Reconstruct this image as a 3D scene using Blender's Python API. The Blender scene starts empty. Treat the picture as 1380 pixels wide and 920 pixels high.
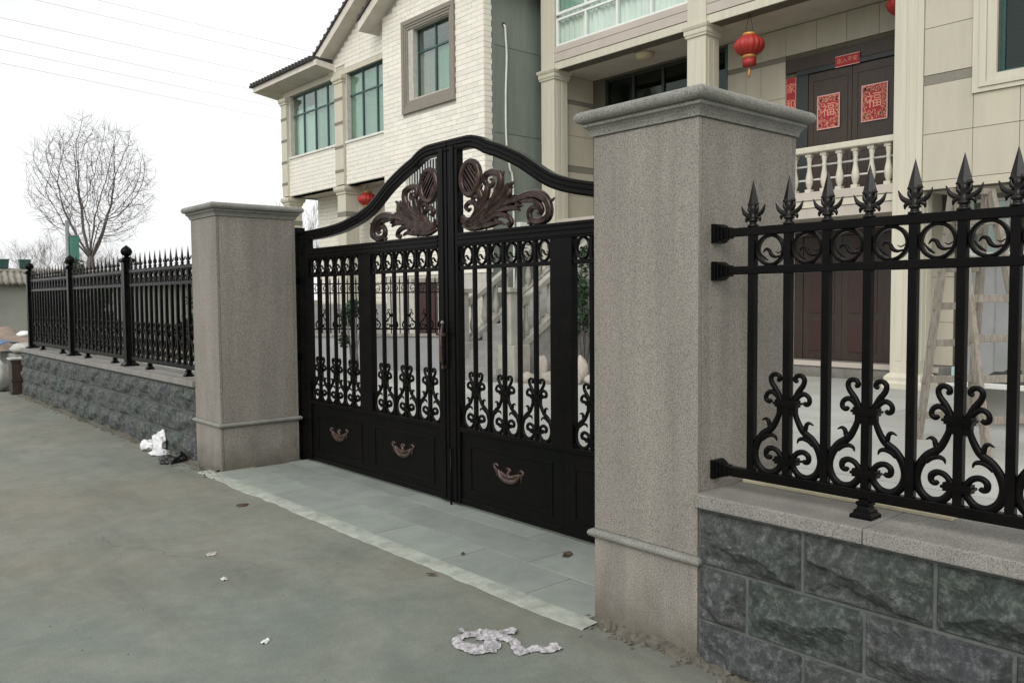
import bpy, bmesh, math, random
from mathutils import Vector, Matrix, noise, Euler
random.seed(7)
S = bpy.context.scene
COL = S.collection
R = math.radians

# ------------------------------------------------------------------ camera
cam_d = bpy.data.cameras.new("camera")
cam = bpy.data.objects.new("camera", cam_d)
COL.objects.link(cam)
cam_d.sensor_width = 36.0
cam_d.lens = 36.0 * 1124.35 / 1380.0
cam_d.clip_start = 0.05
cam_d.clip_end = 3000
cam.matrix_world = (Matrix.Translation((0, 0, 1.6)) @ Matrix.Rotation(-0.7141, 4, 'Z')
                    @ Matrix.Rotation(math.pi / 2 - 0.0523, 4, 'X') @ Matrix.Rotation(-0.008, 4, 'Z'))
S.camera = cam

# ------------------------------------------------------------------ sky, sun, exposure (flat white overcast)
W = bpy.data.worlds.new("World")
S.world = W
W.use_nodes = True
wn, wl = W.node_tree.nodes, W.node_tree.links
wn.clear()
sky = wn.new('ShaderNodeTexSky')
sky.sky_type = 'NISHITA'
sky.sun_disc = False
sky.sun_elevation = R(36.5)
sky.sun_rotation = R(-114)
sky.air_density = 1.0
sky.dust_density = 4.0
hs = wn.new('ShaderNodeHueSaturation')
hs.inputs['Saturation'].default_value = 0.12
cloud = wn.new('ShaderNodeTexNoise')
cloud.inputs['Scale'].default_value = 2.6
cloud.inputs['Detail'].default_value = 4
cr = wn.new('ShaderNodeMapRange')
cr.inputs['From Min'].default_value = 0.3
cr.inputs['From Max'].default_value = 0.7
cr.inputs['To Min'].default_value = 9.2
cr.inputs['To Max'].default_value = 11.2
tc = wn.new('ShaderNodeTexCoord')
comb = wn.new('ShaderNodeVectorMath'); comb.operation = 'SCALE'
comb.inputs[0].default_value = (1.0, 1.012, 1.012)
mx = wn.new('ShaderNodeMix'); mx.data_type = 'RGBA'
mx.inputs[0].default_value = 0.86
bg = wn.new('ShaderNodeBackground')
bg.inputs['Strength'].default_value = 0.095
wo = wn.new('ShaderNodeOutputWorld')
wl.new(tc.outputs['Generated'], cloud.inputs['Vector'])
wl.new(cloud.outputs['Fac'], cr.inputs['Value'])
wl.new(cr.outputs[0], comb.inputs['Scale'])
wl.new(sky.outputs[0], hs.inputs['Color'])
wl.new(hs.outputs[0], mx.inputs[6])
wl.new(comb.outputs[0], mx.inputs[7])
wl.new(mx.outputs[2], bg.inputs['Color'])
wl.new(bg.outputs[0], wo.inputs['Surface'])

sun_d = bpy.data.lights.new("sun", 'SUN')
sun_d.energy = 1.5
sun_d.angle = R(40)
sun_d.color = (1.0, 0.985, 0.955)
sun = bpy.data.objects.new("sun", sun_d)
COL.objects.link(sun)
# light comes from the street side, high and to the left of the gate
sdir = Vector((-0.74, -0.33, 0.60))
sun.rotation_euler = sdir.to_track_quat('Z', 'Y').to_euler()

S.view_settings.view_transform = 'Standard'
S.view_settings.look = 'None'
S.view_settings.exposure = 0.25
S.view_settings.gamma = 1.0

# ------------------------------------------------------------------ materials
def mat(name, c1, c2=None, scale=6.0, rough=0.8, bump=0.0, bscale=60.0, metal=0.0, spec=0.5,
        var=0.0, detail=5.0, stretch=(1, 1, 1), c3=None, scale3=1.0, lo=0.35, hi=0.65, bdist=0.01, rvar=0.0, coat=0.0):
    m = bpy.data.materials.new(name)
    m.use_nodes = True
    n, l = m.node_tree.nodes, m.node_tree.links
    b = n['Principled BSDF']
    b.inputs['Roughness'].default_value = rough
    b.inputs['Metallic'].default_value = metal
    b.inputs['Specular IOR Level'].default_value = spec
    if coat: b.inputs['Coat Weight'].default_value = coat
    tcn = n.new('ShaderNodeTexCoord')
    oi = n.new('ShaderNodeObjectInfo')
    add = n.new('ShaderNodeVectorMath'); add.operation = 'MULTIPLY_ADD'
    add.inputs[1].default_value = stretch
    sc = n.new('ShaderNodeVectorMath'); sc.operation = 'SCALE'
    sc.inputs[0].default_value = (17.0, 31.0, 23.0)
    l.new(oi.outputs['Random'], sc.inputs['Scale'])
    l.new(tcn.outputs['Object'], add.inputs[0])
    l.new(sc.outputs[0], add.inputs[2])
    vec = add.outputs[0]
    if c2 is None: c2 = tuple(x * 0.8 for x in c1)
    nz = n.new('ShaderNodeTexNoise')
    nz.inputs['Scale'].default_value = scale
    nz.inputs['Detail'].default_value = detail
    nz.inputs['Roughness'].default_value = 0.65
    l.new(vec, nz.inputs['Vector'])
    mr = n.new('ShaderNodeMapRange')
    mr.inputs['From Min'].default_value = lo
    mr.inputs['From Max'].default_value = hi
    l.new(nz.outputs['Fac'], mr.inputs['Value'])
    mix = n.new('ShaderNodeMix'); mix.data_type = 'RGBA'
    mix.inputs[6].default_value = (*c1, 1); mix.inputs[7].default_value = (*c2, 1)
    l.new(mr.outputs[0], mix.inputs[0])
    out = mix.outputs[2]
    if c3 is not None:
        n3 = n.new('ShaderNodeTexNoise'); n3.inputs['Scale'].default_value = scale3
        n3.inputs['Detail'].default_value = 4
        l.new(vec, n3.inputs['Vector'])
        m3 = n.new('ShaderNodeMapRange')
        m3.inputs['From Min'].default_value = 0.45; m3.inputs['From Max'].default_value = 0.7
        l.new(n3.outputs['Fac'], m3.inputs['Value'])
        x3 = n.new('ShaderNodeMix'); x3.data_type = 'RGBA'
        l.new(out, x3.inputs[6]); x3.inputs[7].default_value = (*c3, 1)
        l.new(m3.outputs[0], x3.inputs[0])
        out = x3.outputs[2]
    if var:
        hv = n.new('ShaderNodeHueSaturation')
        mv = n.new('ShaderNodeMapRange')
        mv.inputs['To Min'].default_value = 1 - var; mv.inputs['To Max'].default_value = 1 + var
        l.new(oi.outputs['Random'], mv.inputs['Value'])
        l.new(mv.outputs[0], hv.inputs['Value'])
        l.new(out, hv.inputs['Color'])
        out = hv.outputs[0]
    l.new(out, b.inputs['Base Color'])
    if rvar:
        mrv = n.new('ShaderNodeMapRange')
        mrv.inputs['To Min'].default_value = max(0.05, rough - rvar); mrv.inputs['To Max'].default_value = min(1, rough + rvar)
        l.new(nz.outputs['Fac'], mrv.inputs['Value'])
        l.new(mrv.outputs[0], b.inputs['Roughness'])
    if bump:
        bz = n.new('ShaderNodeTexNoise'); bz.inputs['Scale'].default_value = bscale
        bz.inputs['Detail'].default_value = 6
        l.new(vec, bz.inputs['Vector'])
        bp = n.new('ShaderNodeBump'); bp.inputs['Strength'].default_value = bump
        bp.inputs['Distance'].default_value = bdist
        l.new(bz.outputs['Fac'], bp.inputs['Height'])
        l.new(bp.outputs[0], b.inputs['Normal'])
    return m

def granite(name, base, speck=1.0, comb=0.0, dark=0.45):
    """speckled granite, optionally dressed with fine vertical tooling"""
    m = bpy.data.materials.new(name); m.use_nodes = True
    n, l = m.node_tree.nodes, m.node_tree.links
    b = n['Principled BSDF']; b.inputs['Roughness'].default_value = 0.72
    b.inputs['Specular IOR Level'].default_value = 0.35
    tcn = n.new('ShaderNodeTexCoord'); oi = n.new('ShaderNodeObjectInfo')
    sc = n.new('ShaderNodeVectorMath'); sc.operation = 'SCALE'; sc.inputs[0].default_value = (17, 31, 23)
    l.new(oi.outputs['Random'], sc.inputs['Scale'])
    ad = n.new('ShaderNodeVectorMath'); l.new(tcn.outputs['Object'], ad.inputs[0]); l.new(sc.outputs[0], ad.inputs[1])
    vec = ad.outputs[0]
    v = n.new('ShaderNodeTexNoise'); v.inputs['Scale'].default_value = 160 / speck; v.inputs['Detail'].default_value = 2.5
    v.inputs['Roughness'].default_value = 0.8
    l.new(vec, v.inputs['Vector'])
    r = n.new('ShaderNodeValToRGB')
    e = r.color_ramp.elements
    e[0].position = 0.36; e[0].color = tuple(dark * x for x in base) + (1,)
    e[1].position = 0.66; e[1].color = tuple(min(0.8, 1.45 * x) for x in base) + (1,)
    q = r.color_ramp.elements.new(0.47); q.color = (*base, 1)
    l.new(v.outputs['Fac'], r.inputs[0])
    big = n.new('ShaderNodeTexNoise'); big.inputs['Scale'].default_value = 1.7; big.inputs['Detail'].default_value = 6
    st = n.new('ShaderNodeVectorMath'); st.operation = 'MULTIPLY'; st.inputs[1].default_value = (3.0, 3.0, 0.55)
    l.new(vec, st.inputs[0]); l.new(st.outputs[0], big.inputs['Vector'])
    mr = n.new('ShaderNodeMapRange'); mr.inputs['From Min'].default_value = 0.3; mr.inputs['From Max'].default_value = 0.7
    mr.inputs['To Min'].default_value = 0.82; mr.inputs['To Max'].default_value = 1.12
    l.new(big.outputs['Fac'], mr.inputs['Value'])
    hv = n.new('ShaderNodeHueSaturation'); l.new(r.outputs[0], hv.inputs['Color']); l.new(mr.outputs[0], hv.inputs['Value'])
    dr = n.new('ShaderNodeTexNoise'); dr.inputs['Scale'].default_value = 5.0; dr.inputs['Detail'].default_value = 6; dr.inputs['Roughness'].default_value = .7
    ds = n.new('ShaderNodeVectorMath'); ds.operation = 'MULTIPLY'; ds.inputs[1].default_value = (3.4, 3.4, 0.12); l.new(vec, ds.inputs[0]); l.new(ds.outputs[0], dr.inputs['Vector'])
    dm = n.new('ShaderNodeMapRange'); dm.inputs['From Min'].default_value = .5; dm.inputs['From Max'].default_value = .75; dm.inputs['To Max'].default_value = .30 if comb else .22
    l.new(dr.outputs['Fac'], dm.inputs['Value'])
    dx = n.new('ShaderNodeMix'); dx.data_type = 'RGBA'; l.new(dm.outputs[0], dx.inputs[0]); l.new(hv.outputs[0], dx.inputs[6]); dx.inputs[7].default_value = tuple(.52 * x for x in base) + (1,)
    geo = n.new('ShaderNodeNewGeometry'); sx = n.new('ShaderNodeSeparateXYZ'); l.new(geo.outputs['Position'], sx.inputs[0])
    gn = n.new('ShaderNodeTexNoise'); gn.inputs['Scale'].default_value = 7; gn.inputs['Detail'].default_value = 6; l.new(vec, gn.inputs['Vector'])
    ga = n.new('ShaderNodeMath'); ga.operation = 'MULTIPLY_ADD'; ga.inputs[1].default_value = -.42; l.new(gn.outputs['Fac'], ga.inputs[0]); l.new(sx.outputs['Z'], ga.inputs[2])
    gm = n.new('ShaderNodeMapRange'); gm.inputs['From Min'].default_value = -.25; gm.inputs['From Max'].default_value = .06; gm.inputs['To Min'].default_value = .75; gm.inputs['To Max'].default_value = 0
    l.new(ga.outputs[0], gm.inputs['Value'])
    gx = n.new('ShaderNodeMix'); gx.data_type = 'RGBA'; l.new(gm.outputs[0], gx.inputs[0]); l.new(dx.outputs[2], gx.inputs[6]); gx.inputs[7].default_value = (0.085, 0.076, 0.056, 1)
    l.new(gx.outputs[2], b.inputs['Base Color'])
    bz = n.new('ShaderNodeTexNoise'); bz.inputs['Scale'].default_value = 130; bz.inputs['Detail'].default_value = 4
    s2 = n.new('ShaderNodeVectorMath'); s2.operation = 'MULTIPLY'; s2.inputs[1].default_value = (1, 1, 0.22 if comb else 1)
    l.new(vec, s2.inputs[0]); l.new(s2.outputs[0], bz.inputs['Vector'])
    bp = n.new('ShaderNodeBump'); bp.inputs['Strength'].default_value = 0.55 if comb else 0.25; bp.inputs['Distance'].default_value = 0.004
    l.new(bz.outputs['Fac'], bp.inputs['Height']); l.new(bp.outputs[0], b.inputs['Normal'])
    return m

def rockmat(name):
    """split blue-grey stone: each block a little bluer, greener or greyer"""
    m = bpy.data.materials.new(name); m.use_nodes = True
    n, l = m.node_tree.nodes, m.node_tree.links
    b = n['Principled BSDF']; b.inputs['Roughness'].default_value = 0.75; b.inputs['Specular IOR Level'].default_value = 0.4
    tcn = n.new('ShaderNodeTexCoord'); oi = n.new('ShaderNodeObjectInfo')
    sc = n.new('ShaderNodeVectorMath'); sc.operation = 'SCALE'; sc.inputs[0].default_value = (17, 31, 23)
    l.new(oi.outputs['Random'], sc.inputs['Scale'])
    ad = n.new('ShaderNodeVectorMath'); l.new(tcn.outputs['Object'], ad.inputs[0]); l.new(sc.outputs[0], ad.inputs[1])
    vec = ad.outputs[0]
    a = n.new('ShaderNodeTexNoise'); a.inputs['Scale'].default_value = 24; a.inputs['Detail'].default_value = 10; a.inputs['Roughness'].default_value = 0.78
    l.new(vec, a.inputs['Vector'])
    r = n.new('ShaderNodeValToRGB'); e = r.color_ramp.elements
    e[0].position = 0.28; e[0].color = (0.022, 0.025, 0.024, 1)
    e[1].position = 0.75; e[1].color = (0.27, 0.275, 0.27, 1)  # stone mottling, with the pale end raised to paint in highlights
    q = e.new(0.5); q.color = (0.070, 0.075, 0.072, 1)
    l.new(a.outputs['Fac'], r.inputs[0])
    tint = n.new('ShaderNodeValToRGB'); t = tint.color_ramp.elements
    t[0].position = 0.2; t[0].color = (0.88, 1.0, 0.91, 1)
    t[1].position = 0.8; t[1].color = (1.0, 0.97, 1.07, 1)
    k = t.new(0.5); k.color = (1.0, 1.0, 0.97, 1)
    n2 = n.new('ShaderNodeTexNoise'); n2.inputs['Scale'].default_value = 3.2; n2.inputs['Detail'].default_value = 4
    l.new(vec, n2.inputs['Vector'])
    ra = n.new('ShaderNodeMath'); ra.operation = 'MULTIPLY_ADD'; ra.inputs[1].default_value = 0.5; ra.inputs[2].default_value = -0.25
    l.new(oi.outputs['Random'], ra.inputs[0])
    rb = n.new('ShaderNodeMath'); rb.operation = 'ADD'; l.new(ra.outputs[0], rb.inputs[0]); l.new(n2.outputs['Fac'], rb.inputs[1])
    l.new(rb.outputs[0], tint.inputs[0])
    mm = n.new('ShaderNodeMix'); mm.data_type = 'RGBA'; mm.blend_type = 'MULTIPLY'; mm.inputs[0].default_value = 1
    l.new(r.outputs[0], mm.inputs[6]); l.new(tint.outputs[0], mm.inputs[7])
    l.new(mm.outputs[2], b.inputs['Base Color'])
    bz = n.new('ShaderNodeTexNoise'); bz.inputs['Scale'].default_value = 42; bz.inputs['Detail'].default_value = 9; bz.inputs['Roughness'].default_value = 0.75
    l.new(vec, bz.inputs['Vector'])
    bp = n.new('ShaderNodeBump'); bp.inputs['Strength'].default_value = 1.0; bp.inputs['Distance'].default_value = 0.02
    l.new(bz.outputs['Fac'], bp.inputs['Height']); l.new(bp.outputs[0], b.inputs['Normal'])
    return m

def glassmat(name, tint, refl=0.2, rough=0.03, alpha=0.5):
    """tinted window glass: partly see-through, with a mirror of the sky"""
    m = bpy.data.materials.new(name); m.use_nodes = True
    n, l = m.node_tree.nodes, m.node_tree.links
    n.remove(n['Principled BSDF'])
    t = n.new('ShaderNodeBsdfTransparent'); t.inputs[0].default_value = (*tint, 1)
    g = n.new('ShaderNodeBsdfGlossy'); g.inputs['Roughness'].default_value = rough; g.inputs[0].default_value = (0.9, 0.95, 0.93, 1)
    lw = n.new('ShaderNodeLayerWeight'); lw.inputs[0].default_value = 0.5
    pw = n.new('ShaderNodeMath'); pw.operation = 'POWER'; pw.inputs[1].default_value = 4.0
    l.new(lw.outputs['Facing'], pw.inputs[0])
    ad = n.new('ShaderNodeMath'); ad.operation = 'MULTIPLY_ADD'; ad.inputs[1].default_value = 0.7; ad.inputs[2].default_value = refl; ad.use_clamp = True
    l.new(pw.outputs[0], ad.inputs[0])
    x = n.new('ShaderNodeMixShader'); l.new(ad.outputs[0], x.inputs[0]); l.new(t.outputs[0], x.inputs[1]); l.new(g.outputs[0], x.inputs[2])
    l.new(x.outputs[0], n['Material Output'].inputs['Surface'])
    return m

def streetmat(name):
    """worn concrete: greenish and brownish patches, long faint drag marks along the road, fine aggregate"""
    m = bpy.data.materials.new(name); m.use_nodes = True
    n, l = m.node_tree.nodes, m.node_tree.links
    b = n['Principled BSDF']; b.inputs['Specular IOR Level'].default_value = 0.3
    tcn = n.new('ShaderNodeTexCoord'); vec = tcn.outputs['Object']
    def nz(scale, detail, rough=.6, stretch=None, dist=0.0):
        t = n.new('ShaderNodeTexNoise'); t.inputs['Scale'].default_value = scale; t.inputs['Detail'].default_value = detail
        t.inputs['Roughness'].default_value = rough; t.inputs['Distortion'].default_value = dist
        if stretch:
            s = n.new('ShaderNodeVectorMath'); s.operation = 'MULTIPLY'; s.inputs[1].default_value = stretch
            l.new(vec, s.inputs[0]); l.new(s.outputs[0], t.inputs['Vector'])
        else: l.new(vec, t.inputs['Vector'])
        return t.outputs['Fac']
    def rng(x, a, c, lo, hi):
        r = n.new('ShaderNodeMapRange'); r.inputs['From Min'].default_value = a; r.inputs['From Max'].default_value = c
        r.inputs['To Min'].default_value = lo; r.inputs['To Max'].default_value = hi; l.new(x, r.inputs['Value']); return r.outputs[0]
    def mixc(f, c1, c2):
        x = n.new('ShaderNodeMix'); x.data_type = 'RGBA'; l.new(f, x.inputs[0])
        for i, c in ((6, c1), (7, c2)):
            if isinstance(c, tuple): x.inputs[i].default_value = (*c, 1)
            else: l.new(c, x.inputs[i])
        return x.outputs[2]
    base = mixc(rng(nz(0.33, 5, .6), .40, .62, 0, 1), (0.156, 0.178, 0.152), (0.184, 0.170, 0.134))
    base = mixc(rng(nz(1.3, 8, .7, None, .6), .42, .72, 0, .75), base, (0.240, 0.246, 0.212))
    base = mixc(rng(nz(0.8, 6, .65, (2.6, .45, 1), .3), .52, .75, 0, .7), base, (0.116, 0.125, 0.107))
    vo = n.new('ShaderNodeTexVoronoi'); vo.feature = 'DISTANCE_TO_EDGE'; vo.inputs['Scale'].default_value = 0.42
    wv = n.new('ShaderNodeTexNoise'); wv.inputs['Scale'].default_value = 2.2; wv.inputs['Detail'].default_value = 7; l.new(vec, wv.inputs['Vector'])
    wa = n.new('ShaderNodeVectorMath'); wa.operation = 'MULTIPLY_ADD'; wa.inputs[1].default_value = (.55, .55, 0); l.new(wv.outputs['Color'], wa.inputs[0]); l.new(vec, wa.inputs[2]); l.new(wa.outputs[0], vo.inputs['Vector'])
    ck = n.new('ShaderNodeMath'); ck.operation = 'MULTIPLY'; l.new(rng(vo.outputs['Distance'], .0, .004, 1, 0), ck.inputs[0]); l.new(rng(nz(.7, 3), .52, .60, 0, .4), ck.inputs[1])
    base = mixc(ck.outputs[0], base, (0.045, 0.044, 0.038))
    # dusty pale specks and small dark spots
    base = mixc(rng(nz(34, 4, .75), .66, .74, 0, .5), base, (0.25, 0.245, 0.215)); base = mixc(rng(nz(21, 5, .75), .665, .73, 0, .5), base, (0.07, 0.07, 0.06))
    hv = n.new('ShaderNodeHueSaturation'); l.new(base, hv.inputs['Color'])
    fine = n.new('ShaderNodeMath'); fine.operation = 'MULTIPLY'
    l.new(rng(nz(140, 3, .7), .3, .7, .84, 1.15), fine.inputs[0]); l.new(rng(nz(9, 6, .7), .3, .7, .90, 1.10), fine.inputs[1])
    l.new(fine.outputs[0], hv.inputs['Value']); l.new(hv.outputs[0], b.inputs['Base Color'])
    l.new(rng(nz(1.1, 6), .35, .65, .66, .92), b.inputs['Roughness'])
    bp = n.new('ShaderNodeBump'); bp.inputs['Strength'].default_value = .45; bp.inputs['Distance'].default_value = .01
    ad = n.new('ShaderNodeMath'); ad.operation = 'ADD'; l.new(nz(85, 6, .7), ad.inputs[0]); l.new(rng(nz(5, 5), 0, 1, 0, 2.0), ad.inputs[1])
    l.new(ad.outputs[0], bp.inputs['Height']); l.new(bp.outputs[0], b.inputs['Normal'])
    return m

M = {}
M['street'] = streetmat('street_concrete')
M['slab'] = mat('paving_slab', (0.265, 0.292, 0.262), (0.205, 0.230, 0.205), 3.0, 0.7, 0.2, 120, var=0.09, detail=8, spec=0.35, rvar=0.12)
M['mortar'] = mat('pale_mortar', (0.35, 0.37, 0.325), (0.22, 0.235, 0.20), 9, 0.9, 0.5, 70, detail=8)
M['yard'] = mat('yard_concrete', (0.45, 0.455, 0.425), (0.34, 0.345, 0.325), 0.7, 0.85, 0.25, 60, detail=9, c3=(0.33, 0.33, 0.305), scale3=0.5)
M['ground'] = mat('rough_ground', (0.15, 0.14, 0.10), (0.11, 0.12, 0.07), 0.3, 0.95, 0.4, 8, detail=8)
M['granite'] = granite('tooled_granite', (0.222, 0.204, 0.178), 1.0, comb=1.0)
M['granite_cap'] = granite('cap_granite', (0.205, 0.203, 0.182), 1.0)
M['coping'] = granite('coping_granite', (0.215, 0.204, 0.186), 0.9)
M['rock'] = rockmat('split_stone')
M['joint'] = mat('stone_joint', (0.12, 0.127, 0.117), (0.075, 0.082, 0.076), 20, 0.95, 0.3, 90)
M['iron'] = mat('black_iron', (0.0028, 0.0028, 0.003), (0.0055, 0.0045, 0.0045), 7, 0.27, 0.12, 60, metal=0.0, spec=0.085, detail=6, rvar=0.12, bdist=0.002)
M['iron_matt'] = mat('black_sheet', (0.0035, 0.0045, 0.0038), (0.006, 0.005, 0.005), 3, 0.38, 0.1, 40, spec=0.06, detail=6, rvar=0.1, bdist=0.002)
M['bronze'] = mat('bronzed_iron', (0.085, 0.052, 0.042), (0.014, 0.010, 0.009), 16, 0.30, 0.2, 80, metal=0.6, spec=0.6, rvar=0.08, bdist=0.003)
M['iron_highlit'] = mat('highlit_black_iron', (0.0035, 0.0032, 0.003), (0.012, 0.010, 0.009), 22, 0.25, 0.15, 90, metal=0.0, spec=0.25, rvar=0.1, bdist=0.002)  # spearheads: bright highlights put into a lighter, glossier iron colour
M['copper'] = mat('coppered_relief', (0.105, 0.064, 0.056), (0.035, 0.022, 0.02), 22, 0.4, 0.2, 90, metal=0.4)
M['tile_white'] = mat('white_facing_brick', (0.80, 0.765, 0.67), (0.73, 0.695, 0.605), 3, 0.45, 0.1, 30, var=0.06, spec=0.5)
M['grout'] = mat('brick_grout', (0.50, 0.475, 0.42), None, 8, 0.95)
M['clad'] = mat('stone_cladding', (0.475, 0.440, 0.345), (0.425, 0.395, 0.310), 1.2, 0.55, 0.06, 40, var=0.035, stretch=(3, 3, 0.6), detail=7)
M['clad_joint'] = mat('cladding_joint', (0.13, 0.12, 0.09), None, 8, 0.95)
M['band'] = mat('grey_stone_band', (0.22, 0.205, 0.165), (0.18, 0.17, 0.14), 30, 0.8)
M['column'] = mat('column_stone', (0.56, 0.53, 0.43), (0.50, 0.47, 0.37), 1.5, 0.6, 0.05, 40, stretch=(6, 6, 0.4), detail=6)
M['beam'] = mat('pinkish_render', (0.48, 0.425, 0.37), (0.43, 0.385, 0.335), 2, 0.8, 0.1, 40)
M['soffit'] = mat('porch_ceiling', (0.52, 0.48, 0.41), (0.46, 0.42, 0.36), 2, 0.85)
M['render_green'] = mat('grey_green_render', (0.195, 0.222, 0.190), (0.150, 0.172, 0.148), 1.0, 0.9, 0.1, 30, stretch=(4, 4, 0.5), detail=8, c3=(0.19, 0.20, 0.175), scale3=0.7)
M['white_paint'] = mat('white_paint', (0.72, 0.72, 0.68), (0.62, 0.61, 0.56), 3, 0.6)
M['soffit_white'] = mat('white_eave', (0.66, 0.62, 0.55), (0.55, 0.51, 0.45), 2.5, 0.85)
M['roof'] = mat('dark_roof_tile', (0.045, 0.042, 0.042), (0.08, 0.07, 0.065), 12, 0.8, 0.3, 60)
M['frame_green'] = mat('green_window_frame', (0.035, 0.095, 0.085), (0.025, 0.07, 0.065), 10, 0.4)
M['frame_white'] = mat('white_window_frame', (0.76, 0.78, 0.75), (0.7, 0.72, 0.69), 10, 0.4)
M['frame_grey'] = mat('grey_stone_surround', (0.255, 0.228, 0.185), (0.20, 0.18, 0.15), 20, 0.8, 0.1, 60)
M['frame_black'] = mat('dark_frame', (0.02, 0.028, 0.026), None, 10, 0.4)
M['glass_green'] = glassmat('green_glass', (0.78, 0.87, 0.835), 0.13)
M['glass_clear'] = glassmat('clear_glass', (0.955, 0.98, 0.965), 0.07)
M['glass_dark'] = glassmat('dark_glass', (0.40, 0.52, 0.47), 0.04)
M['curtain'] = mat('pale_curtain', (0.72, 0.76, 0.71), (0.64, 0.70, 0.65), 2, 0.9)
M['curtain_pink'] = mat('dusty_curtain', (0.50, 0.36, 0.34), (0.42, 0.30, 0.29), 2, 0.9)
M['curtain_green'] = mat('green_curtain', (0.43, 0.52, 0.44), (0.33, 0.42, 0.36), 2, 0.9)
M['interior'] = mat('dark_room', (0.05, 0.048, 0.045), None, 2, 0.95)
M['door_wood'] = mat('dark_door_wood', (0.046, 0.030, 0.021), (0.028, 0.019, 0.014), 5, 0.45, 0.1, 40, stretch=(8, 8, 0.8))
M['door_red'] = mat('red_brown_door', (0.050, 0.020, 0.017), (0.032, 0.015, 0.013), 5, 0.45, 0.1, 40, stretch=(8, 8, 0.8))
M['red_paper'] = mat('red_paper', (0.36, 0.026, 0.030), (0.29, 0.020, 0.03), 9, 0.75)
M['gold_print'] = mat('gold_print', (0.72, 0.33, 0.20), (0.60, 0.22, 0.16), 25, 0.5)
M['silver_print'] = mat('pale_border_print', (0.62, 0.36, 0.33), (0.50, 0.25, 0.22), 25, 0.5)
M['lantern'] = mat('red_lantern_cloth', (0.38, 0.024, 0.016), (0.29, 0.02, 0.016), 4, 0.55)
M['lantern_gold'] = mat('gold_trim', (0.52, 0.26, 0.06), (0.4, 0.18, 0.05), 8, 0.4, metal=0.3)
M['wood_old'] = mat('weathered_wood', (0.30, 0.27, 0.225), (0.17, 0.15, 0.12), 7, 0.85, 0.3, 50, stretch=(6, 6, 0.8), detail=8)
M['wall_grey'] = mat('grey_render', (0.33, 0.33, 0.33), (0.27, 0.275, 0.28), 1.2, 0.9, 0.1, 40, detail=8, c3=(0.22, 0.23, 0.22), scale3=0.8)
M['wall_old'] = mat('stained_render', (0.30, 0.30, 0.265), (0.22, 0.235, 0.21), 0.7, 0.92, 0.2, 20, detail=8)
M['coping_old'] = mat('old_coping', (0.36, 0.33, 0.29), (0.20, 0.19, 0.16), 6, 0.9)
M['bark'] = mat('grey_bark', (0.150, 0.135, 0.125), (0.10, 0.09, 0.085), 12, 0.95, 0.3, 40)  # bark lightened so the colour carries the haze over the far trees
M['leaf'] = mat('evergreen_leaf', (0.040, 0.075, 0.028), (0.022, 0.045, 0.018), 3, 0.7, var=0.1)
M['leaf_dark'] = mat('dark_leaf', (0.024, 0.045, 0.025), (0.04, 0.07, 0.035), 3, 0.65)
M['rock_pale'] = mat('pale_boulder', (0.42, 0.385, 0.33), (0.30, 0.27, 0.235), 5, 0.85, 0.4, 40, var=0.15)
M['plastic_white'] = mat('white_plastic', (0.74, 0.74, 0.73), (0.62, 0.62, 0.63), 5, 0.35, 0.2, 30)
M['plastic_black'] = mat('black_plastic', (0.012, 0.012, 0.012), None, 5, 0.3)
M['rag'] = mat('dirty_white_rag', (0.52, 0.50, 0.51), (0.20, 0.19, 0.20), 34, 0.9, 0.3, 160, detail=7)
M['litter'] = mat('paper_scrap', (0.52, 0.50, 0.44), (0.36, 0.34, 0.3), 30, 0.8)
M['leaf_dead'] = mat('dead_leaf', (0.075, 0.045, 0.025), None, 30, 0.8)
M['rubble'] = mat('rubble', (0.145, 0.132, 0.105), (0.07, 0.064, 0.05), 20, 0.95, 0.4, 80)
M['soil'] = mat('sandy_soil', (0.27, 0.20, 0.155), (0.20, 0.155, 0.12), 3, 0.95, 0.5, 20, detail=8)
M['tarp'] = mat('blue_tarp', (0.05, 0.13, 0.27), (0.07, 0.11, 0.19), 4, 0.6, 0.3, 20)
M['sack'] = mat('pale_sacking', (0.46, 0.46, 0.42), (0.33, 0.33, 0.31), 6, 0.85, 0.4, 30)
M['sign_green'] = mat('green_sign', (0.07, 0.22, 0.175), (0.06, 0.19, 0.15), 4, 0.5)
M['post_grey'] = mat('galvanised_post', (0.20, 0.22, 0.22), None, 6, 0.5)
M['cable'] = mat('power_cable', (0.30, 0.27, 0.28), None, 6, 0.6)
M['pipe'] = mat('white_pipe', (0.66, 0.68, 0.63), None, 6, 0.5)
M['lamp_glass'] = mat('frosted_lamp', (0.55, 0.49, 0.33), (0.5, 0.44, 0.3), 6, 0.4)
M['stair_stone'] = mat('stair_granite', (0.27, 0.265, 0.25), (0.21, 0.205, 0.195), 6, 0.8, 0.2, 60)
M['baluster'] = mat('cream_baluster', (0.58, 0.54, 0.46), (0.47, 0.44, 0.37), 5, 0.7)
M['stair_rail'] = mat('grey_stair_stone', (0.34, 0.325, 0.285), (0.26, 0.25, 0.22), 5, 0.8, 0.1, 60)
M['cover'] = mat('black_cover', (0.02, 0.02, 0.02), (0.04, 0.04, 0.04), 6, 0.6)
M['carton'] = mat('cyan_box', (0.42, 0.60, 0.57), (0.36, 0.52, 0.5), 8, 0.6)
M['board'] = mat('pale_board', (0.66, 0.60, 0.42), (0.58, 0.52, 0.36), 4, 0.7)

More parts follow.
